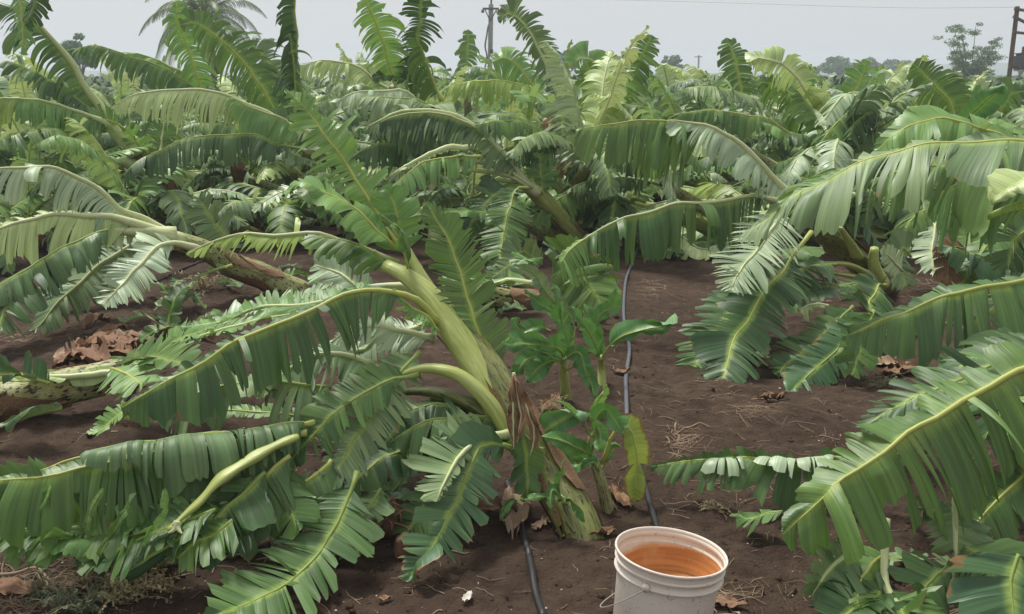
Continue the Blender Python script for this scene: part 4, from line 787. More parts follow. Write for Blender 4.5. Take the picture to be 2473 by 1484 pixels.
YL(s, '1355,880 1335,872 1300,890 1272,925', 4.85, 4.75, .085, pet=.2)
YL(s, '1360,880 1340,865 1290,862 1260,880 1240,905', 4.9, 4.9, .085, pet=.15)
YL(s, '1330,800 1300,790 1260,800 1235,770', 5.1, 5.1, .08, pet=.15)
YL(s, '1361,868 1380,860 1375,833 1356,774 1342,725 1335,688', 4.75, 4.7, .06, pet=.14, en=10, ef=10, dr=0.4, lean=.8)
YL(s, '1364,895 1385,885 1400,878 1415,890 1428,930 1434,962', 4.75, 4.6, .065, pet=.2, dr=1)
YL(s, '1362,870 1395,850 1410,880 1418,915', 4.7, 4.6, .06, pet=.1)
YL(s, '1361,868 1372,820 1350,770 1300,730 1265,700', 5.2, 5.3, .06, pet=.2)
YL(s, '1372,830 1390,800 1375,760 1330,720 1290,660 1240,640', 5.4, 5.5, .07, pet=.2, mat='blue')
s = sucker('young banana shoot beside the grey pipe with one narrow leaf reaching right', 1454, 930, PX('1453,890 1450,862', 5.15, 5.1), .026, .017)
YL(s, '1452,875 1460,850 1502,813 1560,795 1607,787 1630,757', 5.1, 5.0, .06, pet=.22, en=-30, ef=30, dr=4)
YL(s, '1449,870 1440,840 1433,823 1404,774 1378,740', 5.1, 5.0, .06, pet=.1)
YL(s, '1447,865 1430,850 1395,850', 5.1, 5.05, .02, pet=.3)
YL(s, '1450,865 1445,810 1420,760 1410,740', 5.2, 5.2, .05)
YL(s, '1440,790 1450,760 1480,740 1490,700', 5.5, 5.5, .07)
s = sucker('young banana shoot with glossy bright green paddles and one yellowing leaf, nearest the bucket', 1470, 1232, PX('1455,1175 1440,1130 1427,1087 1431,1050', 3.6, 3.6), .026, .014, 'stem_m')
YL(s, '1428,1090 1432,1050 1426,1003 1400,1000 1360,1016 1306,1050', 3.62, 3.55, .060, pet=.45)
YL(s, '1429,1060 1440,1010 1460,990 1480,1010 1506,1052', 3.62, 3.5, .060, pet=.35)
YL(s, '1430,1060 1434,1010 1445,970 1466,930', 3.62, 3.6, .042, pet=.3, face=(.3, -1, .3), mat='light')
YL(s, '1429,1062 1410,1020 1385,995 1360,975 1345,970', 3.6, 3.55, .022, pet=.35, mat='light')
YL(s, '1440,1125 1420,1095 1390,1080 1350,1062 1310,1055', 3.55, 3.45, .050, pet=.15)
YL(s, '1445,1130 1435,1115 1420,1120 1405,1135', 3.5, 3.5, .03, pet=.1)
YL(s, '1431,1055 1445,1030 1450,1060 1447,1090', 3.5, 3.45, .045, pet=.2)
YL(s, '1440,1120 1415,1110 1385,1120 1340,1085', 3.65, 3.7, .05, pet=.1)
YL(s, '1450,1140 1470,1100 1480,1075 1500,1080', 3.7, 3.7, .02, pet=.3)
T(s, '1455,1120 1480,1050 1505,1025 1522,1035 1538,1100 1536,1160 1530,1210', 3.68, 3.62, .075, face=(.2, -1, .2), en=-10, ef=-20, dr=2, mat='sick', pet=.32, rr=.008, rib='rib_y', tear=.4, gap=.04, ragged=.25, label='yellowing leaf with brown dried edge')
s = sucker('tiny fresh banana sprout growing from the foot of the centre stem', 1375, 1240, PX('1362,1210 1352,1200', 3.38, 3.36), .014, .009)
YL(s, '1352,1205 1350,1170 1356,1140 1361,1112', 3.35, 3.33, .014, en=40, ef=40, dr=.2)
YL(s, '1354,1208 1342,1185 1332,1188 1328,1230', 3.35, 3.28, .026, pet=.2)
YL(s, '1358,1215 1375,1205 1395,1230 1412,1262', 3.33, 3.28, .030, pet=.1)
YL(s, '1350,1210 1320,1200 1290,1203 1262,1208', 3.36, 3.33, .018, pet=.1)
YL(s, '1262,1205 1240,1210 1225,1225 1208,1258', 3.36, 3.33, .02, pet=.1)

# ---------------------------------------------------------------- bucket
def bucket():
    c = P(1605, 1330, 2.53); top = c.z; cx, cy = c.x, c.y
    zb = hgt(cx, cy)
    H = top-zb
    root = thing('bucket', (cx, cy, zb), 'white plastic bucket with ribbed rim and rusty orange water inside, standing on the soil', 'bucket')
    m, nt, out = newmat('bucket_plastic')
    tc = node(nt, 'ShaderNodeTexCoord'); O = tc.outputs['Object']
    sx = node(nt, 'ShaderNodeSeparateXYZ'); nt.links.new(O, sx.inputs[0])
    n1 = node(nt, 'ShaderNodeTexNoise'); n1.inputs['Scale'].default_value = 9; n1.inputs['Detail'].default_value = 6; nt.links.new(O, n1.inputs['Vector'])
    n2 = node(nt, 'ShaderNodeTexNoise'); n2.inputs['Scale'].default_value = 110; n2.inputs['Detail'].default_value = 3; nt.links.new(O, n2.inputs['Vector'])
    c0 = mixc(nt, mapr(nt, n1.outputs[0], .35, .7), (0.75, 0.69, 0.60), (0.64, 0.57, 0.48))
    c0 = mixc(nt, mapr(nt, n2.outputs[0], .62, .70, 0, .55), c0, (0.22, 0.17, 0.12))
    low = mth(nt, 'ADD', mapr(nt, sx.outputs['Z'], 0.0, .22, .55, 0), mth(nt, 'MULTIPLY', n1.outputs[0], .3))
    c0 = mixc(nt, mapr(nt, low, .3, .8, 0, .7), c0, (0.19, 0.14, 0.10))
    bs = node(nt, 'ShaderNodeBsdfPrincipled'); nt.links.new(c0, bs.inputs['Base Color']); bs.inputs['Roughness'].default_value = .42
    bs.inputs['Subsurface Weight'].default_value = .0
    bp = node(nt, 'ShaderNodeBump'); bp.inputs['Strength'].default_value = .15; bp.inputs['Distance'].default_value = .003; nt.links.new(n2.outputs[0], bp.inputs['Height']); nt.links.new(bp.outputs[0], bs.inputs['Normal'])
    nt.links.new(bs.outputs[0], out.inputs[0]); mo = m
    m, nt, out = newmat('bucket_inside_stained')
    tc = node(nt, 'ShaderNodeTexCoord'); O = tc.outputs['Object']
    sx = node(nt, 'ShaderNodeSeparateXYZ'); nt.links.new(O, sx.inputs[0])
    mp = node(nt, 'ShaderNodeMapping'); mp.inputs['Scale'].default_value = (14, 14, 5); nt.links.new(O, mp.inputs[0])
    n1 = node(nt, 'ShaderNodeTexNoise'); n1.inputs['Scale'].default_value = 1.6; n1.inputs['Detail'].default_value = 7; n1.inputs['Roughness'].default_value = .7; nt.links.new(mp.outputs[0], n1.inputs['Vector'])
    mp2 = node(nt, 'ShaderNodeMapping'); mp2.inputs['Scale'].default_value = (4, 4, 120); nt.links.new(O, mp2.inputs[0])
    n3 = node(nt, 'ShaderNodeTexNoise'); n3.inputs['Scale'].default_value = 1; n3.inputs['Detail'].default_value = 3; nt.links.new(mp2.outputs[0], n3.inputs['Vector'])
    z = mth(nt, 'ADD', mth(nt, 'SUBTRACT', H, sx.outputs['Z']), mth(nt, 'MULTIPLY', mth(nt, 'SUBTRACT', n1.outputs[0], .5), .035))
    st = mapr(nt, z, .026, .042)
    orange = mixc(nt, mapr(nt, n3.outputs[0], .35, .65), (0.62, 0.30, 0.105), (0.44, 0.18, 0.055))
    orange = mixc(nt, mapr(nt, n1.outputs[0], .5, .75, 0, .6), orange, (0.62, 0.38, 0.18))
    c0 = mixc(nt, st, (0.66, 0.60, 0.50), orange)
    bs = node(nt, 'ShaderNodeBsdfPrincipled'); nt.links.new(c0, bs.inputs['Base Color']); bs.inputs['Roughness'].default_value = .55
    nt.links.new(bs.outputs[0], out.inputs[0]); mi = m
    tilt = R(6)
    Rt = 0.1475
    prof_out = [(.118, 0.0), (.121, .004), (Rt-.0125, H-.062), (Rt-.0122, H-.060), (Rt-.004, H-.058), (Rt-.003, H-.055), (Rt-.004, H-.052), (Rt-.0095, H-.050), (Rt-.0095, H-.034),
                (Rt-.003, H-.032), (Rt-.0015, H-.029), (Rt-.003, H-.026), (Rt-.008, H-.0245), (Rt-.007, H-.010), (Rt+.000, H-.008), (Rt+.0015, H-.004), (Rt+.0005, H-.0008), (Rt-.002, H), (Rt-.0045, H-.001), (Rt-.0058, H-.005)]
    prof_in = [(Rt-.0058, H-.005), (Rt-.0068, H-.03), (Rt-.0165, H-.066), (.118, .01), (0.02, .006), (0, .006)]
    def lathe(prof, seg=96):
        V, F, U = [], [], []
        for i, (r, z) in enumerate(prof):
            for k in range(seg):
                a = 2*math.pi*k/seg
                x, y = r*math.cos(a), r*math.sin(a)
                # whole bucket leans slightly to the right
                V.append(Vector((cx+x+math.sin(tilt)*(z-H*.5), cy+y, zb+z-x*math.sin(tilt)))); U.append((k/seg, z))
        for i in range(len(prof)-1):
            for k in range(seg):
                a = i*seg+k; b = i*seg+(k+1) % seg; F.append((a, b, b+seg, a+seg))
        return V, F, U
    v, f, u = lathe(prof_out); mesh_obj('body', v, f, mo, root, u)
    v, f, u = lathe(prof_in); mesh_obj('inner_wall', v, f, mi, root, u)
    m, nt, out = newmat('rusty_water')
    tc = node(nt, 'ShaderNodeTexCoord'); n1 = node(nt, 'ShaderNodeTexNoise'); n1.inputs['Scale'].default_value = 7; n1.inputs['Detail'].default_value = 6; nt.links.new(tc.outputs['Object'], n1.inputs['Vector'])
    c0 = mixc(nt, mapr(nt, n1.outputs[0], .35, .7), (0.62, 0.31, 0.115), (0.52, 0.25, 0.09))
    bs = node(nt, 'ShaderNodeBsdfPrincipled'); nt.links.new(c0, bs.inputs['Base Color']); bs.inputs['Roughness'].default_value = .5; nt.links.new(bs.outputs[0], out.inputs[0])
    V = [Vector((cx, cy, zb+H-.12))]; F = []
    for k in range(64):
        a = 2*math.pi*k/64; V.append(Vector((cx+math.cos(a)*.1275, cy+math.sin(a)*.1275, zb+H-.12-math.cos(a)*.1275*0)))
    for k in range(64): F.append((0, 1+k, 1+(k+1) % 64))
    mesh_obj('water', V, F, m, root)
    # ears and wire bail (folded down behind the left side)
    wire = mottled('bail_wire', (0.45, 0.42, 0.38), (0.3, 0.25, 0.2), scale=40, rough=.4)
    a0 = math.radians(238)
    def rp(a, r, z): return Vector((cx+math.cos(a)*r+math.sin(tilt)*(z-H*.5), cy+math.sin(a)*r, zb+z-math.cos(a)*r*math.sin(tilt)))
    for aa in (a0, a0-math.pi):
        e = rp(aa, Rt-.002, H-.052)
        dv = Vector((math.cos(aa), math.sin(aa), 0)); tv = Vector((-dv.y, dv.x, 0)); uz = Vector((0, 0, 1))
        V, F = [], []
        for s_ in (-1, 1):
            for k in range(14):
                a = 2*math.pi*k/14; V.append(e+dv*(.004*s_-.001)+tv*.012*math.cos(a)+uz*.012*math.sin(a))
        for k in range(14): F.append((k, (k+1) % 14, 14+(k+1) % 14, 14+k))
        F += [tuple(range(14))[::-1], tuple(range(14, 28))]
        mesh_obj('ear', V, F, mo, root, [(0, 0)]*28)
    pts = []
    for k in range(25):
        t = k/24; a = a0-math.pi*t; sag = math.sin(math.pi*t)
        pts.append(rp(a, Rt+.006+.012*sag, H-.054-.15*sag))
    v, f, u = tube(pts, .0016, seg=8, n=60); mesh_obj('bail', v, f, wire, root, u)
bucket()

# ---------------------------------------------------------------- drip pipes
pipe_m = mottled('pipe_black_plastic', (0.018, 0.019, 0.021), (0.035, 0.034, 0.034), (0.09, 0.07, 0.055), scale=5, stretch=(3, 12, 1), rough=.45, bump=.1, thr3=(.6, .75))
pipe_g = mottled('pipe_lit_grey', (0.10, 0.105, 0.125), (0.15, 0.155, 0.18), (0.08, 0.065, 0.055), scale=5, stretch=(3, 12, 1), rough=.5, bump=.1, thr3=(.62, .75))  # black plastic where daylight catches it: the lit tone is put into the colour
def pipe(s, r, m, label):
    pts = []
    for t in s.split():
        q = [float(v) for v in t.split(',')]; g = G(q[0], q[1]); g.z = hgt(g.x, g.y)+r*.8+(q[2] if len(q) > 2 else 0); pts.append(g)
    c, L = spline(pts, 120)
    for i, p in enumerate(c):
        z = hgt(p.x, p.y)+r*.35
        if p.z < z: p.z = z
        p.z += .006*noise.noise(Vector((i*.09, r*100, 1)))
    v, f, u = tube(c, r, seg=10, resample=False)
    return tag(mesh_obj('drip_pipe', v, f, m, None, u), label, 'pipe')
pipe('1540,600 1518,660 1510,690 1506,750 1510,800 1520,850 1512,905 1512,950 1514,1010', .011, pipe_g, 'drip pipe coloured lit grey winding up the bare soil strip right of the centre plant')
pipe('1514,1015 1535,1100 1558,1180 1582,1265 1610,1340', .011, pipe_m, 'black drip pipe running from under the yellowing leaf down behind the bucket')
pipe('1225,1170 1245,1230 1262,1290 1282,1375 1292,1430 1312,1500', .012, pipe_m, 'black drip pipe on the soil left of the bucket, running out at the bottom')
pipe('420,1290 365,1352 300,1420 240,1492', .011, pipe_m, 'black drip pipe in the lower left corner running out under the torn leaves')
pipe('330,940 290,985 260,1020 215,1060', .012, pipe_m, 'short black drip pipe between the felled stem and the leaves at the left')
pipe('560,610 520,625 450,650 400,675 350,690', .010, pipe_m, 'thin dark pipe lying on the soil under the left-hand fallen plant')

# ---------------------------------------------------------------- background: hills, field, trees, poles
def simple(name, c1, c2, rough=.8, scale=3.0):
    return mottled(name, c1, c2, None, scale=scale, uvm=False, rough=rough, bump=.2)
def hills():
    m = simple('hill_green', (0.05, 0.09, 0.04), (0.08, 0.12, 0.06), scale=.02)
    V, F = [], []
    n = 140
    for i in range(n+1):
        a = R(-50+100*i/n); rr = 620
        h = 5+max(0, 9*noise.noise(Vector((a*3.1, 2.2, 0)))+4*noise.noise(Vector((a*11, 5, 0))))
        for j, (rad, k) in enumerate(((rr, 0), (rr+40, .55), (rr+90, 1), (rr+150, .5), (rr+190, 0))):
            V.append((rad*math.sin(a), rad*math.cos(a), h*k-1))
    for i in range(n):
        for j in range(4):
            a = i*5+j; F.append((a, a+5, a+6, a+1))
    tag(mesh_obj('hills', V, F, m), None, None, kind='structure')
hills()

def blades(name, spots, hrange, mat, label, cat, kind, wid=.06):
    """dense standing crop: arching narrow leaves, one object"""
    rnd = random.Random(5); V, F = [], []
    for x, y in spots:
        h = rnd.uniform(*hrange); z0 = hgt(x, y)
        for k in range(rnd.randint(3, 5)):
            a = rnd.uniform(0, 6.28); l = h*rnd.uniform(.35, .6); zb = z0+h*rnd.uniform(.25, .7)
            dx, dy = math.cos(a), math.sin(a); b = len(V); w_ = wid*rnd.uniform(.7, 1.4)*(1+y/90)
            for j in range(4):
                t = j/3; px = x+dx*l*t*.7; py = y+dy*l*t*.7; pz = zb+l*(t*1.1-t*t*.75); ww = w_*(1-t*.9)
                V.append((px-dy*ww, py+dx*ww, pz)); V.append((px+dy*ww, py-dx*ww, pz))
            for j in range(3): F.append((b+2*j, b+2*j+1, b+2*j+3, b+2*j+2))
    o = mesh_obj(name, V, F, mat, uvs=[(0, 0)]*len(V)); return tag(o, label, cat, kind=kind)
rnd = random.Random(12)
field_m = simple('field_leaf', (0.055, 0.105, 0.035), (0.11, 0.17, 0.06), scale=.6)
sp = []
for _ in range(26000):
    y = 42*math.exp(rnd.random()*math.log(300/42)); sp.append((rnd.uniform(-.56, .56)*y, y))
blades('crop_field', sp, (1.3, 1.9), field_m, 'distant green crop field reaching the horizon behind the banana rows', 'crop field', 'stuff')

bark = mottled('bark', (0.09, 0.07, 0.055), (0.15, 0.12, 0.10), (0.04, 0.03, 0.025), scale=2, stretch=(6, 4, 1), rough=.9, bump=.5)
def tree(label, px, ptop, d, width_px, c1, c2, kind='round', seed=1, trunk=.3, base_z=0, cover=None, leafs=2600, lsz=.05, group=None):
    rnd = random.Random(seed); top = P(px, ptop, d); H = top.z; Wd = width_px/FP*d
    root = thing('tree', (top.x, d, base_z), label, 'tree', group)
    c1 = (c1[0]*2.0, c1[1]*2.5, c1[2]*1.8); c2 = (c2[0]*2.0, c2[1]*2.5, c2[2]*1.8)
    fm = simple('foliage_%s' % kind, c1, c2, scale=1.2/max(.5, Wd*.3))
    # trunk with limbs
    parts = []
    base = Vector((top.x, d, -.1))
    t0 = .28*H if kind != 'feather' else .1*H
    fork = Vector((top.x+Wd*.03, d, t0)); parts.append(tube([base, (base+fork)/2+Vector((Wd*.02, 0, 0)), fork], lambda t: trunk*(1-.3*t), seg=8))
    tips = []
    nb = 9 if kind == 'round' else 17
    for k in range(nb):
        a = 6.28*k/nb+rnd.uniform(-.3, .3)
        if kind == 'round': e = Vector((top.x+math.cos(a)*Wd*.36*rnd.uniform(.6, 1), d+math.sin(a)*Wd*.36, H*rnd.uniform(.55, .85)))
        else: e = Vector((top.x+math.cos(a)*Wd*.42*rnd.uniform(.3, 1), d+math.sin(a)*Wd*.4, H*rnd.uniform(.30, 1.0)))
        parts.append(tube([fork, fork.lerp(e, .5)+Vector((0, 0, .06*H)), e], lambda t: trunk*.45*(1-.8*t), seg=6, n=8)); tips.append((fork, e))
    v, f, u = join(*parts); mesh_obj('trunk', v, f, bark, root, u)
    V, F = [], []
    clumps = []
    if kind == 'round':
        for k in range(46):
            a = rnd.uniform(0, 6.28); rr = math.sqrt(rnd.random())*.46*Wd; h = H*(.50+.42*rnd.random()*(1-(rr/(.5*Wd))**2*.7)); clumps.append((Vector((top.x+math.cos(a)*rr, d+math.sin(a)*rr, h)), Wd*rnd.uniform(.07, .15)))
    elif kind == 'feather':
        for (a_, e) in tips*11:
            t = rnd.uniform(.35, 1.08); c = a_.lerp(e, t)+Vector((rnd.gauss(0, .05*Wd), rnd.gauss(0, .05*Wd), rnd.gauss(0, .03*H)))
            if c.z > H*1.0: c.z = H*rnd.uniform(.8, 1)
            clumps.append((c, Wd*rnd.uniform(.05, .12)))
    for c, r in clumps:
        for _ in range(leafs//len(clumps)):
            o = Vector((rnd.gauss(0, 1), rnd.gauss(0, 1), rnd.gauss(0, 1))); o = o.normalized()*r*rnd.random()**.4; o.z *= .7 if kind == 'round' else .45
            p = c+o; n_ = Vector((rnd.gauss(0, 1), rnd.gauss(0, 1), rnd.gauss(0, 1)+.8)).normalized(); t_ = n_.orthogonal().normalized(); b_ = n_.cross(t_)
            s_ = lsz*rnd.uniform(.6, 1.4); i = len(V)
            V.extend([p-t_*s_, p+b_*s_*.5, p+t_*s_, p-b_*s_*.5]); F.append((i, i+1, i+2, i+3))
    mesh_obj('crown', V, F, fm, root, smooth=False)
    return root
tree('feathery pale tree with thin open crown left of the transformer pole', 2352, 52, 62, 150, (0.08, 0.10, 0.065), (0.11, 0.13, 0.08), 'feather', 3, .10, leafs=17000, lsz=.05)
tree('round dark green tree on the horizon, left of the pair of domed trees', 2030, 132, 150, 92, (0.055, 0.09, 0.05), (0.08, 0.12, 0.06), seed=4, leafs=5000, lsz=.22, trunk=.35)
tree('low broad domed tree on the horizon, right of the pair', 2165, 143, 165, 105, (0.06, 0.085, 0.06), (0.085, 0.11, 0.07), seed=5, leafs=5000, lsz=.24, trunk=.35)
tree('small brownish tree between the two domed trees on the horizon', 2095, 134, 160, 60, (0.09, 0.10, 0.06), (0.12, 0.12, 0.08), seed=6, leafs=2500, lsz=.22)
tree('dark leafy tree on the horizon at the far left against the sky', 182, 70, 70, 100, (0.05, 0.085, 0.045), (0.075, 0.115, 0.06), seed=7, leafs=3200, lsz=.16, trunk=.2)
tree('dark tree on the horizon behind the bent leaf right of the concrete pole', 1345, 110, 110, 90, (0.05, 0.08, 0.055), (0.07, 0.10, 0.07), seed=8, leafs=4200, lsz=.2)
tree('small round tree on the horizon above the dead-looking plant', 1622, 125, 120, 60, (0.055, 0.09, 0.045), (0.08, 0.12, 0.06), seed=9, leafs=2500, lsz=.18)
tree('brownish loose tree on the horizon between the hooked pale leaf and the domed tree', 1945, 152, 140, 70, (0.11, 0.11, 0.07), (0.13, 0.14, 0.09), seed=10, leafs=1800, lsz=.2)
tree('small dark tree top peeping over the rows at the right, above the umbrella leaf', 2470, 122, 120, 40, (0.055, 0.08, 0.05), (0.075, 0.11, 0.06), seed=11, leafs=1200, lsz=.2)

def coconut():
    rnd = random.Random(3); d = 34.0; top = P(492, 42, d)
    root = thing('coconut_palm', (top.x, d, 0), 'coconut palm with grey-green drooping fronds behind the banana leaves at the upper left', 'palm tree')
    v, f, u = tube([(top.x+.5, d, -.1), (top.x+.3, d, 1.4), (top.x, d, top.z)], lambda t: .17-.05*t, seg=12, ridge=.05); mesh_obj('trunk', v, f, bark, root, u)
    fm = leaf_mat('palm_frond', (0.05, 0.085, 0.04), (0.08, 0.12, 0.06), (0.14, 0.18, 0.12), dry=.15)
    fd = leaf_mat('palm_frond_dry', (0.16, 0.15, 0.09), (0.22, 0.20, 0.13), (0.2, 0.19, 0.13), dry=.3)
    for k in range(27):
        a = k*2.4+rnd.uniform(-.2, .2); el = R(78-105*k/26); L = rnd.uniform(2.1, 2.6)
        dr_ = Vector((math.cos(a)*math.cos(el), math.sin(a)*math.cos(el)*.8, math.sin(el)))
        pts = [top.copy()]; p = top.copy(); dd = dr_.normalized()
        for j in range(10):
            p = p+dd*(L/10); pts.append(p.copy()); dd = (dd+Vector((0, 0, -1))*(.15+.02*j)).normalized()
        V, F, U, E = [], [], [], []
        c, LL = spline(pts, 52)
        for i in range(6, 52):
            T_ = (c[min(52, i+1)]-c[i-1]).normalized(); S = T_.cross(Vector((0, 0, 1)))
            S = S.normalized() if S.length > .1 else Vector((1, 0, 0))
            for sd in (-1, 1):
                ln = .52*math.sin(math.pi*min(1, (i/52)**.8*.95+.05))**.6*rnd.uniform(.8, 1.1)
                dl = (S*sd+T_*.7+Vector((0, 0, -.15))).normalized(); q = c[i].copy(); b = len(V); w_ = .020
                for j in range(5):
                    V.extend([q-T_*w_*(1-j/5), q+T_*w_*(1-j/5)]); U += [(i*.04, j*.1)]*2; E += [j/4*.6]*2
                    q = q+dl*ln/4; dl = (dl+Vector((0, 0, -1))*.42).normalized()
                for j in range(4): F.append((b+2*j, b+2*j+1, b+2*j+3, b+2*j+2))
        o = mesh_obj('frond', V, F, fd if k > 21 else fm, root, U, attrs={'rim': E, 'strip': [.5]*len(V)})
        v, f, u = tube(pts, lambda t: .03*(1-t)+.006, seg=6, n=18); mesh_obj('frond_rib', v, f, M['rib_g'], o, u)
coconut()

conc = mottled('concrete_pole', (0.36, 0.35, 0.34), (0.27, 0.26, 0.25), (0.16, 0.15, 0.14), scale=2, stretch=(3, 2, 1), rough=.85, bump=.2)
rust = mottled('rusty_steel', (0.10, 0.075, 0.06), (0.16, 0.10, 0.07), (0.06, 0.05, 0.045), scale=4, stretch=(3, 3, 1), rough=.8, bump=.2)
grey = mottled('weathered_steel', (0.12, 0.12, 0.13), (0.18, 0.18, 0.18), (0.08, 0.06, 0.05), scale=4, stretch=(3, 3, 1), rough=.7)
porc = mottled('insulator_porcelain', (0.10, 0.06, 0.05), (0.14, 0.09, 0.07), None, scale=4, rough=.3)
def box(a, b, wx, wy, up=Vector((0, 0, 1))):
    a, b = Vector(a), Vector(b); T_ = (b-a).normalized(); S = T_.cross(up)
    S = S.normalized() if S.length > .05 else Vector((1, 0, 0)); N = S.cross(T_)
    V = [p+S*sx_*wx/2+N*sy_*wy/2 for p in (a, b) for sx_, sy_ in ((-1, -1), (1, -1), (1, 1), (-1, 1))]
    return V, [(0, 1, 2, 3), (7, 6, 5, 4), (0, 4, 5, 1), (1, 5, 6, 2), (2, 6, 7, 3), (3, 7, 4, 0)], [(0, 0), (.1, 0), (.1, .1), (0, .1), (0, 1), (.1, 1), (.1, 1.1), (0, 1.1)]
def pole_left():
    d = 55.0; b = P(1182, 170, d); t = P(1187, -6, d); ar = P(1186, 21, d)
    root = thing('utility_pole', (b.x, d, 0), 'concrete electricity pole with a crossarm and V braces against the sky near the centre', 'utility pole', 'electricity poles')
    v, f, u = box((b.x-.02, d, -.2), (ar.x, d, t.z-.35), .24, .20); mesh_obj('shaft', v, f, conc, root, u, smooth=False)
    v, f, u = box((ar.x, d-.02, t.z-.5), (t.x, d, t.z+.15), .09, .09); mesh_obj('pole_top', v, f, rust, root, u, smooth=False)
    L_, R_ = P(1166, 22, d), P(1205, 22, d)
    v, f, u = box(L_+Vector((0, -.15, 0)), R_+Vector((0, -.15, 0)), .10, .10); mesh_obj('crossarm', v, f, rust, root, u, smooth=False)
    for e in (L_, R_):
        v, f, u = box(e+Vector((.12 if e is L_ else -.12, -.16, -.05)), P(1184, 52, d)+Vector((0, -.14, 0)), .05, .05); mesh_obj('brace', v, f, rust, root, u, smooth=False)
        pr = [(.0, .0), (.075, .0), (.09, .05), (.06, .09), (.08, .12), (.05, .17), (0, .18)]
        V, F, U = [], [], []
        for r, z in pr:
            for k in range(10): V.append(e+Vector((r*math.cos(k*.628), -.15+r*math.sin(k*.628), -.20+z+.0))); U.append((k/10, z))
        for i in range(len(pr)-1):
            for k in range(10): F.append((i*10+k, i*10+(k+1) % 10, i*10+10+(k+1) % 10, i*10+10+k))
        mesh_obj('insulator', V, F, porc, root, U)
    v, f, u = tube([t+Vector((0, 0, .15)), t+Vector((0, 0, .26))], lambda t: .06-.02*t, seg=10); mesh_obj('insulator', v, f, porc, root, u)
    pts = [P(1180, 60, d-.3), P(1172, 110, d-.4), P(1176, 140, d-.3), P(1165, 190, d-.6)]
    v, f, u = tube(pts, .045, seg=6, n=20, ridge=.5); mesh_obj('hanging_wire', v, f, grey, root, u)
    v, f, u = tube([P(1187, 120, d-.14), P(1187, 128, d-.14)], .09, seg=8); mesh_obj('clamp', v, f, rust, root, u)
pole_left()
def pole_right():
    d = 38.0
    root = thing('utility_pole', P(2430, 260, d)*1, 'leaning rusty steel electricity pole with a transformer at the right edge', 'utility pole', 'electricity poles')
    root.location.z = 0
    b, t = P(2428, 275, d), P(2457, 16, d)
    parts = []
    parts.append(box(b+Vector((-.05, 0, -1.2)), t, .07, .16)); parts.append(box(b+Vector((-.05, -.002, -1.2)), t+Vector((0, -.002, 0)), .15, .05))
    n = 0
    for k in range(n):
        p = (b+Vector((-.05, 0, -1.2))).lerp(t, k/n); q = (b+Vector((-.05, 0, -1.2))).lerp(t, (k+.6)/n)
        parts.append(box(p+Vector((-.09, -.03, 0)), q+Vector((.09, -.03, 0)), .03, .03))
    v, f, u = join(*parts); mesh_obj('lattice_mast', v, f, rust, root, u, smooth=False)
    for (x0, y0, x1, y1) in ((2450, 22, 2500, 30), (2446, 78, 2500, 84), (2447, 40, 2490, 62), (2437, 163, 2500, 166)):
        v, f, u = box(P(x0, y0, d-.1), P(x1, y1, d-.1), .09, .09); mesh_obj('crossarm', v, f, rust, root, u, smooth=False)
    c = P(2482, 148, d); V, F, U = [], [], []
    # transformer tank with cooling fins, lid and bushings
    v, f, u = box(c+Vector((0, 0, -.30)), c+Vector((0, 0, .24)), .66, .5); tank = mesh_obj('transformer', v, f, grey, root, u, smooth=False)
    parts = [box(c+Vector((-.33-.0, -.28+.07*k, -.24)), c+Vector((-.33, -.28+.07*k, .18)), .16, .02) for k in range(8)]+[box(c+Vector((-.3+.07*k, -.33, -.24)), c+Vector((-.3+.07*k, -.33, .18)), .02, .16) for k in range(9)]
    v, f, u = join(*parts); mesh_obj('cooling_fins', v, f, grey, tank, u, smooth=False)
    v, f, u = box(c+Vector((0, 0, .242)), c+Vector((0, 0, .28)), .76, .6); mesh_obj('lid', v, f, grey, tank, u, smooth=False)
    for k in range(3):
        v, f, u = tube([c+Vector((-.25+.22*k, -.1, .28)), c+Vector((-.25+.22*k, -.1, .50))], lambda t: .05+.015*math.sin(t*20), seg=8, n=14); mesh_obj('bushing', v, f, porc, tank, u)
pole_right()
def wire(pts, r, label):
    v, f, u = tube(pts, r, seg=5, n=40); tag(mesh_obj('power_line', v, f, grey, None, u), label, 'power line')
wire([P(1187, -8, 55), P(1700, 6, 48), P(2150, 19, 42), P(2455, 18, 38)], .005, 'thin power line sagging across the sky between the two poles')
pt = P(1686, 180, 160); root = thing('utility_pole', (pt.x, 160, 0), 'tiny far electricity pole on the horizon right of centre', 'utility pole', 'electricity poles')
v, f, u = box((pt.x, 160, 0), (pt.x, 160, P(1686, 134, 160).z), .25, .25); mesh_obj('shaft', v, f, conc, root, u, smooth=False)
q = P(1686, 138, 160); v, f, u = box(q+Vector((-.6, -.2, 0)), q+Vector((.6, -.2, 0)), .12, .12); mesh_obj('crossarm', v, f, rust, root, u, smooth=False)

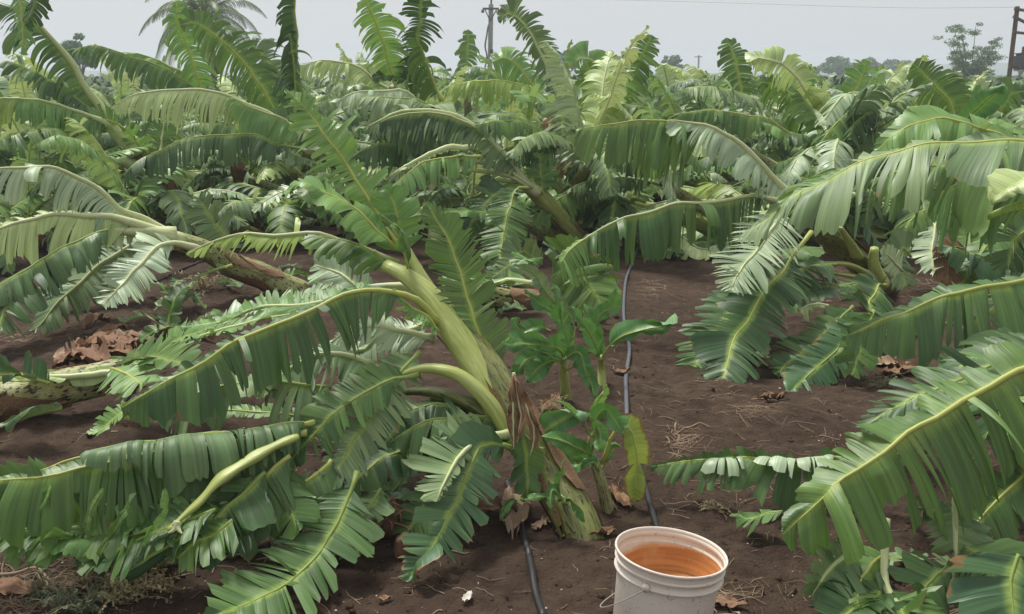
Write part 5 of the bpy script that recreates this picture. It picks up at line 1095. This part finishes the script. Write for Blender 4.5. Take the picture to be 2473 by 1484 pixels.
# ---------------------------------------------------------------- banana plants of the far rows: prototypes, then copies
def proto(seed, colr=.05, flat=False):
    rnd = random.Random(seed); C = Vector((0, 0, 0))
    root = thing('banana_plant', C, '', 'banana plant', 'battered banana plants of the far rows')
    az = rnd.uniform(0, 6.28); lean_ = R(rnd.uniform(72, 84) if flat else rnd.uniform(40, 70)); H = rnd.uniform(.95, 1.6)
    dx = Vector((math.cos(az)*math.sin(lean_), math.sin(az)*math.sin(lean_), math.cos(lean_)))
    top = dx*H
    body = tube([Vector((0, 0, -.05)), dx*H*.5+Vector((0, 0, .05)), top], lambda t: .115-.045*t, seg=10, n=10, ridge=.2, seed=seed)
    mesh_obj('pseudostem', *body[:2], M[rnd.choice(['stem_g', 'stem_c', 'stem_b', 'stem_m', 'stem_c'])], root, body[2])
    for q in range(3):
        a = rnd.uniform(0, 6.28); e_ = top+Vector((math.cos(a), math.sin(a), rnd.uniform(-.2, .6)))*rnd.uniform(.25, .45)
        v, f, u = tube([top-dx*.15, top+(e_-top)*.5+Vector((0, 0, .05)), e_], lambda t: .035*(1-.5*t), seg=8, n=8); mesh_obj('petiole', v, f, M['stem_c'], root, u)
    nl = rnd.randint(8, 10)
    for k in range(nl):
        a = az+k*2.399+rnd.uniform(-.3, .3); e = R(rnd.uniform(-10, 30)) if flat else (R(rnd.uniform(0, 50)) if k < nl-2 else R(rnd.uniform(50, 80)))
        d = (Vector((math.cos(a)*math.cos(e), math.sin(a)*math.cos(e), math.sin(e)))+dx*.35).normalized()
        L = rnd.uniform(1.1, 1.8); p = top.copy(); pts = [p.copy()]; sg = rnd.uniform(.10, .42)
        for j in range(7):
            p = p+d*(L/7); d = (d+Vector((0, 0, -1))*sg*(.4+.2*j)).normalized()
            if p.z < .06: p.z = .06; d.z = max(0, d.z)
            pts.append(p.copy())
        mt = rnd.choice(['mid', 'mid', 'dark', 'blue', 'light', 'pale', 'dark', 'yell' if rnd.random() < .4 else 'light', 'blue', 'dark', 'paley'])
        up = rnd.random() < .25
        leaf(root, pts, rnd.uniform(.26, .36), en=rnd.uniform(-50, 5), ef=rnd.uniform(-50, 5), dr=rnd.uniform(4, 8), tear=rnd.uniform(.04, .08), gap=rnd.uniform(.08, .22), mat=mt,
             pet=.12, rr=.022, col=colr, seed=seed*31+k, flip=False)
    return root, az
protos = [proto(100+k) for k in range(9)]
flats = [proto(200+k, flat=True) for k in range(6)]
NP = len(protos); protos = protos+flats
def copy_tree(o, parent=None):
    c = o.copy(); sc.collection.objects.link(c)
    if parent is not None: c.parent = parent
    for ch in list(o.children): copy_tree(ch, c)
    return c
rnd = random.Random(77)
spots = []
dist = [9.6, 10.6, 11.8, 13.2, 14.8, 16.6, 18.8, 21.5, 24.5, 28, 32, 37, 43]
for ri, d in enumerate(dist):
    pitch = (1.25 if d < 12 else 1.35) + d*.03
    x = -d*.56
    while x < d*.56:
        xx, yy = x+rnd.uniform(-.35, .35), d+rnd.uniform(-.5, .5)
        pxx = CW/2+xx/yy*FP
        keep = True
        if d < 11.5 and 1390 < pxx < 1800: keep = False
        if d < 10.2 and pxx > 2050: keep = False
        if d < 10.2 and 300 < pxx < 720: keep = False
        if d > 30 and pxx > 1950 and rnd.random() < .4: keep = False
        if keep: spots.append((xx, yy, 0))
        x += pitch
for d in (10.0, 11.2, 12.5, 14.0, 15.7, 17.6, 20):
    x = -d*.54
    while x < d*.54:
        xx, yy = x+rnd.uniform(-.4, .4), d+rnd.uniform(-.4, .4); pxx = CW/2+xx/yy*FP
        if not (d < 11 and 1450 < pxx < 1800): spots.append((xx, yy, 1))
        x += 1.35+d*.02
used = set()
WH = ['at the left edge', 'near the left edge', 'left of the palm', 'below the palm', 'left of the folded upright leaf', 'right of the folded upright leaf', 'below the raised wing-like leaves', 'left of the concrete pole', 'right of the concrete pole',
      'behind the dead-looking plant', 'above the grey pipe', 'below the tiny far pole', 'right of the hooked pale leaf', 'below the domed trees', 'below the umbrella-like leaf', 'below the feathery tree', 'at the right edge']
where = lambda px: WH[max(0, min(16, int((px+40)/2553*17)))]
BD = ['in the nearest far row', 'in the second far row', 'in the third far row', 'in the fourth far row', 'in the fifth far row', 'in the middle distance', 'beyond the middle distance', 'in the distant rows', 'before the horizon', 'small on the horizon']
band_of = lambda y: BD[sum(y > q for q in (10.1, 11.2, 12.5, 14, 15.8, 19.5, 23, 29, 36))]
for i, (x, y, fl) in enumerate(spots):
    k = NP+rnd.randrange(6) if fl else rnd.randrange(NP)
    pr, az = protos[k]
    c = pr if k not in used else copy_tree(pr)
    used.add(k)
    c.location = (x, y, hgt(x, y)); c.rotation_euler = (0, 0, (math.pi-az+rnd.gauss(0, .45)) if rnd.random() < .78 else rnd.uniform(0, 6.28)); s_ = rnd.uniform(.8, 1.02)*(1.0 if fl else .80 if y < 14 else .9)
    c.scale = (s_, s_, s_)
    band = band_of(y)
    c['label'] = '%s %s, %s' % ('flattened banana plant' if fl else 'torn drooping banana plant', band, where(CW/2+x/y*FP))
for k in range(len(protos)):
    if k not in used:
        for ch in list(protos[k][0].children):
            for g in list(ch.children): bpy.data.objects.remove(g)
            bpy.data.objects.remove(ch)
        bpy.data.objects.remove(protos[k][0])

# ---------------------------------------------------------------- litter on the soil
straw_m = mottled('straw', (0.27, 0.20, 0.13), (0.15, 0.10, 0.065), None, scale=9, uvm=False, rough=.9, bump=.1)
def litter(n, region, size, seed, label, mat=straw_m):
    rnd = random.Random(seed); V, F = [], []
    for _ in range(n):
        px, py = region(rnd); p = G(px, py)
        if p.y > 10.5: continue
        L = rnd.uniform(*size); a = rnd.uniform(0, 6.28); w_ = rnd.uniform(.0005, .0014)*(2.6 if rnd.random() < .12 else 1); b = len(V); c = rnd.gauss(0, .45)
        for j in range(5):
            t = j/4-.5; aa = a+c*t; q = p+Vector((math.cos(aa), math.sin(aa), 0))*L*t
            z = hgt(q.x, q.y)+.003+.012*L*10*(.25-t*t)*rnd.uniform(.2, .8); s_ = Vector((-math.sin(aa), math.cos(aa), 0))*w_
            V.extend([Vector((q.x, q.y, z))-s_, Vector((q.x, q.y, z+w_*.8)), Vector((q.x, q.y, z))+s_])
        for j in range(4):
            F.append((b+3*j, b+3*j+1, b+3*j+4, b+3*j+3)); F.append((b+3*j+1, b+3*j+2, b+3*j+5, b+3*j+4))
    return tag(mesh_obj('straw_litter', V, F, mat), label, 'litter', kind='stuff')
litter(800, lambda r: (r.uniform(-50, 2520), 600+890*r.random()**1.1), (.02, .11), 1, 'scattered bits of straw and stalk over the bare soil')
litter(380, lambda r: (r.uniform(1480, 2150), 600+640*r.random()), (.03, .15), 2, 'dry straw strewn on the bare strip at the right of the pipe')
litter(260, lambda r: (r.gauss(60, 130), r.gauss(1430, 40)), (.04, .16), 3, 'dry straw among the weeds in the lower left corner')
for cx_, cy_, sx_, sy_, n_, lb in ((1590, 700, 25, 14, 70, 'tangled tuft of dry straw near the top of the bare strip'), (1650, 1065, 14, 16, 45, 'small tuft of dry straw right of the yellowing leaf'), (1835, 990, 30, 10, 50, 'loose dry stalks under the dark leaf tip right of centre'),
        (2230, 680, 60, 22, 120, 'brown dry straw heap behind the large right-hand leaf'), (1050, 640, 22, 30, 80, 'brown dry stalks on the soil left of the upright centre leaf'), (40, 825, 25, 14, 60, 'dry straw tuft on the soil at the left edge above the felled stem'),
        (1720, 1440, 60, 18, 60, 'dry straw on the soil right of the bucket'), (2400, 1470, 60, 12, 60, 'dry straw under the corner leaves at the lower right')):
    litter(n_, (lambda a, b, c, d: lambda r: (r.gauss(a, c), r.gauss(b, d)))(cx_, cy_, sx_, sy_), (.05, .20), int(cx_), lb)

def pebbles(n, seed):
    rnd = random.Random(seed); V, F = [], []
    for _ in range(n):
        px, py = rnd.uniform(0, 2473), 600+890*rnd.random(); p = G(px, py)
        r = .0022*math.exp(rnd.gauss(0, .45)); b = len(V)
        q = [Vector((math.cos(k*1.047)*r*rnd.uniform(.7, 1.3), math.sin(k*1.047)*r*rnd.uniform(.7, 1.3), r*.2)) for k in range(6)]
        for v_ in q: V.append(p+v_)
        V.append(p+Vector((0, 0, r*1.0)))
        for k in range(6): F.append((b+k, b+(k+1) % 6, b+6))
    return tag(mesh_obj('grit', V, F, simple('pale_grit', (0.30, 0.26, 0.22), (0.42, 0.38, 0.33), scale=30)), 'pale grit and tiny shells scattered over the dark soil', 'grit', kind='stuff')
pebbles(900, 4)
def clods(n, seed):
    rnd = random.Random(seed); V, F = [], []
    for _ in range(n):
        px, py = rnd.uniform(-50, 2520), 640+860*rnd.random()**.8; p = G(px, py)
        r = .0045*math.exp(rnd.gauss(0, .6)); b = len(V); sd = rnd.random()*99
        for i in range(5):
            th = math.pi*i/4*.62
            for k in range(8):
                v_ = Vector((math.sin(th)*math.cos(k*.785), math.sin(th)*math.sin(k*.785), math.cos(th)*.7)); rr = r*(1+.5*noise.noise(v_*2+Vector((sd, 0, 0))))
                V.append(p+v_*rr-Vector((0, 0, r*.45)))
        for i in range(4):
            for k in range(8): F.append((b+i*8+k, b+i*8+8+k, b+i*8+8+(k+1) % 8, b+i*8+(k+1) % 8))
    return tag(mesh_obj('soil_clods', V, F, bpy.data.materials['soil']), 'small crumbs and clods of dark soil', 'soil clods', kind='stuff')
clods(5200, 6)

# dry crumpled banana leaf scraps
def dry_scrap(px, py, L, W_, seed, label, mat='dead', rot=None, up=.0, group='dry brown leaf scraps on the soil'):
    rnd = random.Random(seed); c = G(px, py); a = rnd.uniform(0, 6.28) if rot is None else rot
    ux, uy = Vector((math.cos(a), math.sin(a), 0)), Vector((-math.sin(a), math.cos(a), 0)); V, F, U = [], [], []
    nx, ny = 16, 8
    for i in range(nx+1):
        for j in range(ny+1):
            s = i/nx-.5; t = j/ny-.5; wv = (1-(2*s)**2*.75)*W_
            q = c+ux*L*s*(1+.1*noise.noise(Vector((j*.5, seed, 0))))+uy*wv*t*(1+.3*noise.noise(Vector((i*.5, seed, 4))))+ux*.1*L*noise.noise(Vector((s*5, t*5, seed)))
            z = .012+up*(1-abs(2*s))+L*.16*abs(noise.noise(Vector((s*4, t*3, seed+2))))+abs(t)*2*W_*rnd.uniform(.22, .3)*(.5+.5*math.sin(seed))+.10*W_*math.sin(t*14+s*5)
            V.append(Vector((q.x, q.y, hgt(q.x, q.y)+z))); U.append((s*L*3, t))
    for i in range(nx):
        for j in range(ny):
            if (i in (0, nx-1) or j in (0, ny-1)) and rnd.random() < .3: continue
            k = i*(ny+1)+j; F.append((k, k+1, k+ny+2, k+ny+1))
    return tag(mesh_obj('dry_leaf', V, F, M[mat], None, U), label, 'dry leaf', group)
M['dead_l'] = mottled('dry_leaf_tan', (0.36, 0.24, 0.15), (0.46, 0.35, 0.24), (0.16, 0.09, 0.05), scale=5, stretch=(6, 20, 1), rough=.85, thr3=(.6, .7))
M['dead_r'] = mottled('dry_leaf_russet', (0.20, 0.11, 0.065), (0.30, 0.19, 0.12), (0.06, 0.035, 0.025), scale=5, stretch=(6, 20, 1), rough=.85, thr3=(.6, .7))
rnd = random.Random(9)
heap = 'crumpled brown dry leaf in the heap behind the felled stem at the left'
for i, (px, py, L, W_) in enumerate([(215, 885, .34, .16), (180, 870, .24, .13), (260, 870, .28, .12), (280, 845, .3, .14), (250, 830, .22, .14), (200, 850, .2, .12), (310, 850, .3, .10), (235, 805, .2, .12), (270, 810, .2, .1), (190, 895, .24, .1), (330, 830, .22, .1), (300, 875, .2, .12), (170, 885, .18, .1), (235, 860, .22, .14)]):
    dry_scrap(px, py, L, W_, 20+i, heap, rnd.choice(['dead', 'dead_r', 'dead_l', 'dead_r']), up=rnd.uniform(0, .06))
for i, (px, py, L, W_, mt, lb) in enumerate([(300, 815, .32, .08, 'dead_l', 'pale tan curled dry leaf at the top of the leaf heap on the left'), (1245, 1250, .40, .11, 'dead_l', 'long tan dry leaf under the centre plant beside the pipe'), (1180, 1245, .22, .09, 'dead_r', 'brown dry leaf left of the long tan one under the centre plant'),
        (1455, 1292, .13, .05, 'dead', 'brown stubby dry sheath lying just left of the bucket'), (1375, 1300, .10, .05, 'dead_r', 'small red-brown leaf scrap at the foot of the centre stem'), (1320, 1265, .13, .04, 'dead_l', 'thin tan scrap left of the foot of the centre stem'), (2130, 885, .26, .10, 'dead_l', 'curled yellow-brown dry leaf under the large right-hand leaf'),
        (2180, 900, .26, .12, 'dead', 'dark brown dry leaf beside the curled yellow-brown one at the right'), (1865, 970, .18, .07, 'dead_r', 'curled brown leaf strip at the tip of the dark drooping leaf'), (1330, 990, .30, .10, 'dead_r', 'red-brown dry sheath on the soil behind the centre stem'), (1500, 1215, .16, .07, 'dead', 'brown leaf scrap under the yellowing leaf'),
        (10, 1425, .24, .07, 'dead_r', 'red-brown dry leaf in the lower left corner'), (1755, 1465, .14, .05, 'dead_r', 'brown leaf scrap at the right foot of the bucket'), (930, 1455, .05, .03, 'dead', 'tiny brown scrap on the bottom soil'), (435, 815, .42, .10, 'dead', 'flat grey-brown dry sheath behind the felled stem'),
        (2310, 640, .5, .25, 'dead', 'hanging withered brown leaf behind the rows at the right'), (1500, 900, .1, .05, 'dead_r', 'orange-brown leaf scrap beside the grey pipe'), (1045, 1330, .08, .05, 'dead_r', 'brown scrap below the dark leaf tip left of centre'), (700, 1255, .3, .1, 'dead_r', 'red-brown dry leaf under the left tangle'), (1128, 1452, .05, .035, 'white', 'torn white paper-like scrap on the bottom soil between the leaf and the pipe')]):
    if mt == 'white': M['white'] = simple('white_scrap', (0.6, 0.57, 0.5), (0.7, 0.66, 0.6), scale=30)
    o = dry_scrap(px, py, L, W_, 50+i, lb, mt if mt in M else 'dead')
    if mt == 'white': o['category'] = 'scrap'; o.name = 'white_scrap'; del o['group']

# twigs
twig_m = mottled('pale_twig', (0.34, 0.27, 0.20), (0.24, 0.17, 0.12), (0.5, 0.45, 0.38), scale=6, stretch=(3, 20, 1), rough=.8)
def twig(label, lines, r=.004):
    pt = lambda q: (lambda g: Vector((g.x, g.y, hgt(g.x, g.y)+.008+(q[2] if len(q) > 2 else 0))))(G(q[0], q[1], q[2] if len(q) > 2 else 0))
    parts = []
    for i, s in enumerate(lines):
        parts.append(tube([pt([float(v) for v in t.split(',')]) for t in s.split()], lambda t, k=r*(1 if i == 0 else .55): k*(1-.55*t), seg=7, n=20, ridge=.25, seed=i))
    v, f, u = join(*parts); return tag(mesh_obj('twig', v, f, twig_m, None, u), label, 'twig', 'dead twigs on the soil')
twig('dead branched twig lying under the broken end of the pale leaf stalk', ['630,1337,.03 606,1328,.04 539,1304,.05 490,1286,.05 445,1279,.06', '490,1286,.05 478,1305,.03 462,1318,.01', '630,1337,.03 567,1346,.02 473,1354,.01 364,1353,.0', '539,1310,.03 530,1330,.01 512,1345,0', '560,1345,.02 520,1325,.02 478,1308,.03'], .006)
twig('pale forked twig resting on the large leaf at the bottom edge', ['735,1375,.05 690,1362,.07 650,1358,.06', '690,1362,.07 660,1330,.09 652,1295,.12', '705,1365,.06 675,1325,.1 650,1290,.12', '650,1345,.07 638,1365,.05', '655,1350,.06 620,1355,.05'], .006)
twig('long curved pale twig in the lower left corner beside the weeds', ['-20,1395,.01 40,1390,.01 90,1392,.02 130,1415,.02 190,1422,.02 235,1432,.0', '100,1400,.02 85,1370,.06 80,1355,.08', '130,1415,.02 150,1445,.01'], .006)
twig('single white bent stalk standing out of the leaves on the left', ['494,1015,.0 480,1000,.02'], .003)
twig('white bent stalk on the soil between the felled stem and the left-hand plant', ['390,805,.02 375,785,.12 350,765,.16 337,752,.22'], .008)
twig('thin dead branch across the leaves in the lower right corner', ['2290,1478,.05 2360,1460,.05 2440,1458,.04 2500,1452,.05'], .004)
twig('forked brown twig standing in the weeds of the lower left corner', ['235,1430,.0 215,1405,.08 200,1375,.14', '250,1440,.0 265,1400,.08 275,1365,.13', '240,1430,0 225,1390,.1'], .004)
twig('thin straight stalk on the soil below the dead branched twig', ['500,1372 560,1378 578,1383'], .002)

# root lump, stones
def lump(name, px, py, r, squash, mat, label, cat, seed):
    c = G(px, py); V, F = [], []
    S, K = 16, 22
    for i in range(S+1):
        th = math.pi*i/S
        for k in range(K):
            v_ = Vector((math.sin(th)*math.cos(2*math.pi*k/K), math.sin(th)*math.sin(2*math.pi*k/K), math.cos(th)))
            rr = r*(1+.22*noise.noise(v_*1.6+Vector((seed, 0, 0)))+.06*noise.noise(v_*7))
            V.append(c+Vector((v_.x*rr*squash[0], v_.y*rr*squash[1], v_.z*rr*squash[2]+r*squash[2]*.7)))
    for i in range(S):
        for k in range(K): F.append((i*K+k, (i+1)*K+k, (i+1)*K+(k+1) % K, i*K+(k+1) % K))
    return tag(mesh_obj(name, V, F, mat, None, [(v.x*4, v.z*4) for v in V]), label, cat)
brn = mottled('brown_husk', (0.13, 0.07, 0.04), (0.19, 0.11, 0.07), (0.05, 0.03, 0.02), scale=3, rough=.8, bump=.4)
lump('clod', 975, 1345, .045, (.8, .8, 1.1), brn, 'rounded brown clod beside the root lump left of centre', 'clod', 3)
rt = thing('root_lump', G(935, 1295), 'torn lump of banana roots with orange-brown rootlets lying left of the centre leaf', 'root lump')
c = G(935, 1290); parts = []; rnd = random.Random(5)
rootm = mottled('rootlet', (0.36, 0.20, 0.12), (0.24, 0.12, 0.07), None, scale=5, rough=.8)
for k in range(44):
    a = rnd.uniform(0, 6.28); e = rnd.uniform(-.2, 1.1); L = rnd.uniform(.06, .13)
    d = Vector((math.cos(a)*math.cos(e), math.sin(a)*math.cos(e), math.sin(e))); p0 = c+Vector((0, 0, .05))
    parts.append(tube([p0, p0+d*L*.6+Vector((rnd.gauss(0, .01), 0, rnd.gauss(0, .01))), p0+d*L+Vector((rnd.gauss(0, .02), 0, -.03))], lambda t: .0055*(1-.6*t), seg=6, n=6))
v, f, u = join(*parts); mesh_obj('rootlets', v, f, rootm, rt, u)
V0 = len(bpy.data.objects)
cm = lump('corm', 935, 1288, .055, (1, 1, .9), brn, '', '', 8); cm.location = cm.location-Vector(rt.location); cm.parent = rt
for kx in ('label', 'category'):
    if kx in cm: del cm[kx]

# weeds in the lower left corner and a few elsewhere
weed_m = leaf_mat('weed_leaf', (0.06, 0.11, 0.055), (0.11, 0.16, 0.08), (0.12, 0.16, 0.09), dry=.2)
dweed_m = mottled('dried_weed', (0.34, 0.30, 0.16), (0.25, 0.20, 0.11), None, scale=9, uvm=False, rough=.9, bump=.1)
def weed(px, py, size, mat, label, seed, n=26, cat='weed', group='weeds on the soil'):
    rnd = random.Random(seed); c = G(px, py); V, F, U = [], [], []
    root = thing('weed', c, label, cat, group); parts = []
    for k in range(n):
        a = rnd.uniform(0, 6.28); e = rnd.uniform(.15, 1.3); L = size*rnd.uniform(.4, 1); d = Vector((math.cos(a)*math.cos(e), math.sin(a)*math.cos(e), math.sin(e)))
        p1 = c+d*L*.55; p2 = c+d*L+Vector((rnd.gauss(0, .1), rnd.gauss(0, .1), -.25-rnd.random()*.2))*L
        parts.append(tube([c, p1, p2], lambda t: .0016*(1-.5*t), seg=5, n=8))
        cc, _ = spline([c, p1, p2], 12)
        for i in range(3, 13):
            for _k in range(2):
                s_ = size*rnd.uniform(.025, .06); t_ = Vector((rnd.gauss(0, 1), rnd.gauss(0, 1), rnd.gauss(0, .6))).normalized(); nn = Vector((rnd.gauss(0, .5), rnd.gauss(0, .5)-.4, 1)); b_ = nn.cross(t_).normalized(); q = cc[i]; b = len(V)
                V.extend([q, q+t_*s_+b_*s_*.4, q+t_*s_*2, q+t_*s_-b_*s_*.4]); U += [(0, 0), (.5, .3), (1, .5), (.5, .3)]; F.append((b, b+1, b+2, b+3))
    v, f, u = join(*parts); mesh_obj('stalks', v, f, dweed_m, root, u)
    mesh_obj('foliage', V, F, mat, root, U, smooth=False, attrs={'strip': [rnd.random() for _ in V], 'rim': [.4]*len(V)})
weed(95, 1440, .14, weed_m, 'low grey-green weed in the lower left corner', 1, 18)
weed(140, 1470, .14, weed_m, 'low grey-green weed at the bottom edge beside the corner weed', 2, 16)
weed(300, 1460, .22, dweed_m, 'dried yellow weed over the pipe near the lower left corner', 3, 34)
weed(255, 1410, .22, dweed_m, 'dried yellow weed just above the pipe end in the lower left', 4, 36)
weed(350, 1425, .16, dweed_m, 'small dried weed right of the pipe in the lower left', 5, 20)
weed(205, 1485, .18, weed_m, 'small green weed at the bottom edge left of the pipe', 12, 22)
weed(490, 700, .30, dweed_m, 'thin dried weed on the soil beyond the left-hand leaves', 6, 20)
weed(555, 690, .22, weed_m, 'small weed on the soil below the brown fallen stem', 7, 20)
weed(1725, 1235, .09, dweed_m, 'small grey dried weed above and right of the bucket', 8, 20)
weed(2140, 935, .14, weed_m, 'low weed with pale leaves under the large right-hand leaf', 9, 16)
weed(1330, 1000, .16, dweed_m, 'dried weed stems behind the nearest sucker', 10, 16)

# dry brush patch behind the upper left rows
weed(260, 215, 1.6, dweed_m, 'patch of dry yellowish brush behind the upper left leaves', 21, 60, cat='brush', group=None) if False else None

# loose torn green blades strewn on the ground
rnd = random.Random(44)
blade_spots = [(380, 720), (410, 760), (430, 700), (340, 790), (470, 750), (520, 800), (560, 700), (400, 830), (700, 660), (720, 690), (860, 1230), (900, 1180), (960, 1240), (1010, 1200), (640, 1320), (590, 1300), (760, 1220), (820, 1100), (940, 1120), (1210, 700), (1240, 760), (1420, 780),
               (1150, 640), (1110, 700), (1830, 880), (2000, 900), (2150, 820), (2300, 900), (2400, 1250), (2350, 1150), (2430, 1100), (2250, 1300), (2150, 1380), (2040, 1460), (2300, 1420), (450, 1330), (520, 1310), (250, 1330), (330, 1320)]
for i, (px, py) in enumerate(blade_spots):
    g = G(px, py); a = rnd.uniform(0, 6.28); L = rnd.uniform(.18, .38)
    dv = Vector((math.cos(a), math.sin(a), 0)); pts = [g-dv*L/2+Vector((0, 0, .03)), g+Vector((0, 0, rnd.uniform(.04, .12))), g+dv*L/2+Vector((0, 0, .03))]
    o = leaf(None, pts, rnd.uniform(.05, .11), en=rnd.uniform(0, 40), ef=rnd.uniform(0, 40), dr=4, tear=.05, gap=.2, mat=rnd.choice(['mid', 'dark', 'mid', 'blue']), pet=0, rr=.004, ragged=.4, ground=True, name='leaf_scrap', seed=900+i)
    tag(o, 'torn green leaf scrap %s' % (('on the soil beyond the felled stem at the left' if px < 650 and py < 900 else 'under the lower left tangle near the dead twig' if px < 700 and py > 1280 else 'between the left tangle and centre plant' if px < 1100 and py > 1000 else 'behind the centre plant near the pale felled stem' if px < 1300 and py < 1000 else 'just left of the shoots by the grey pipe' if px < 1500 else 'under the drooping leaves right of the pipe' if py < 1000 else 'under the huge leaf above the lower right corner' if py < 1290 else 'in the lower right corner')), 'leaf scrap', 'torn green leaf scraps on the soil')

# ---------------------------------------------------------------- haze
def haze():
    m, nt, out = newmat('haze_air')
    v = node(nt, 'ShaderNodeVolumePrincipled'); v.inputs['Color'].default_value = (0.80, 0.86, 0.95, 1); v.inputs['Density'].default_value = .0021
    v.inputs['Anisotropy'].default_value = .2
    nt.links.new(v.outputs[0], out.inputs['Volume'])
    x, y0, y1, z0, z1 = 1150, -1150, 1150, -3, 24
    V = [(-x, y0, z0), (x, y0, z0), (x, y1, z0), (-x, y1, z0), (-x, y0, z1), (x, y0, z1), (x, y1, z1), (-x, y1, z1)]
    F = [(0, 3, 2, 1), (4, 5, 6, 7), (0, 1, 5, 4), (1, 2, 6, 5), (2, 3, 7, 6), (3, 0, 4, 7)]
    tag(mesh_obj('haze', V, F, m, smooth=False), None, None, kind='stuff')
haze()
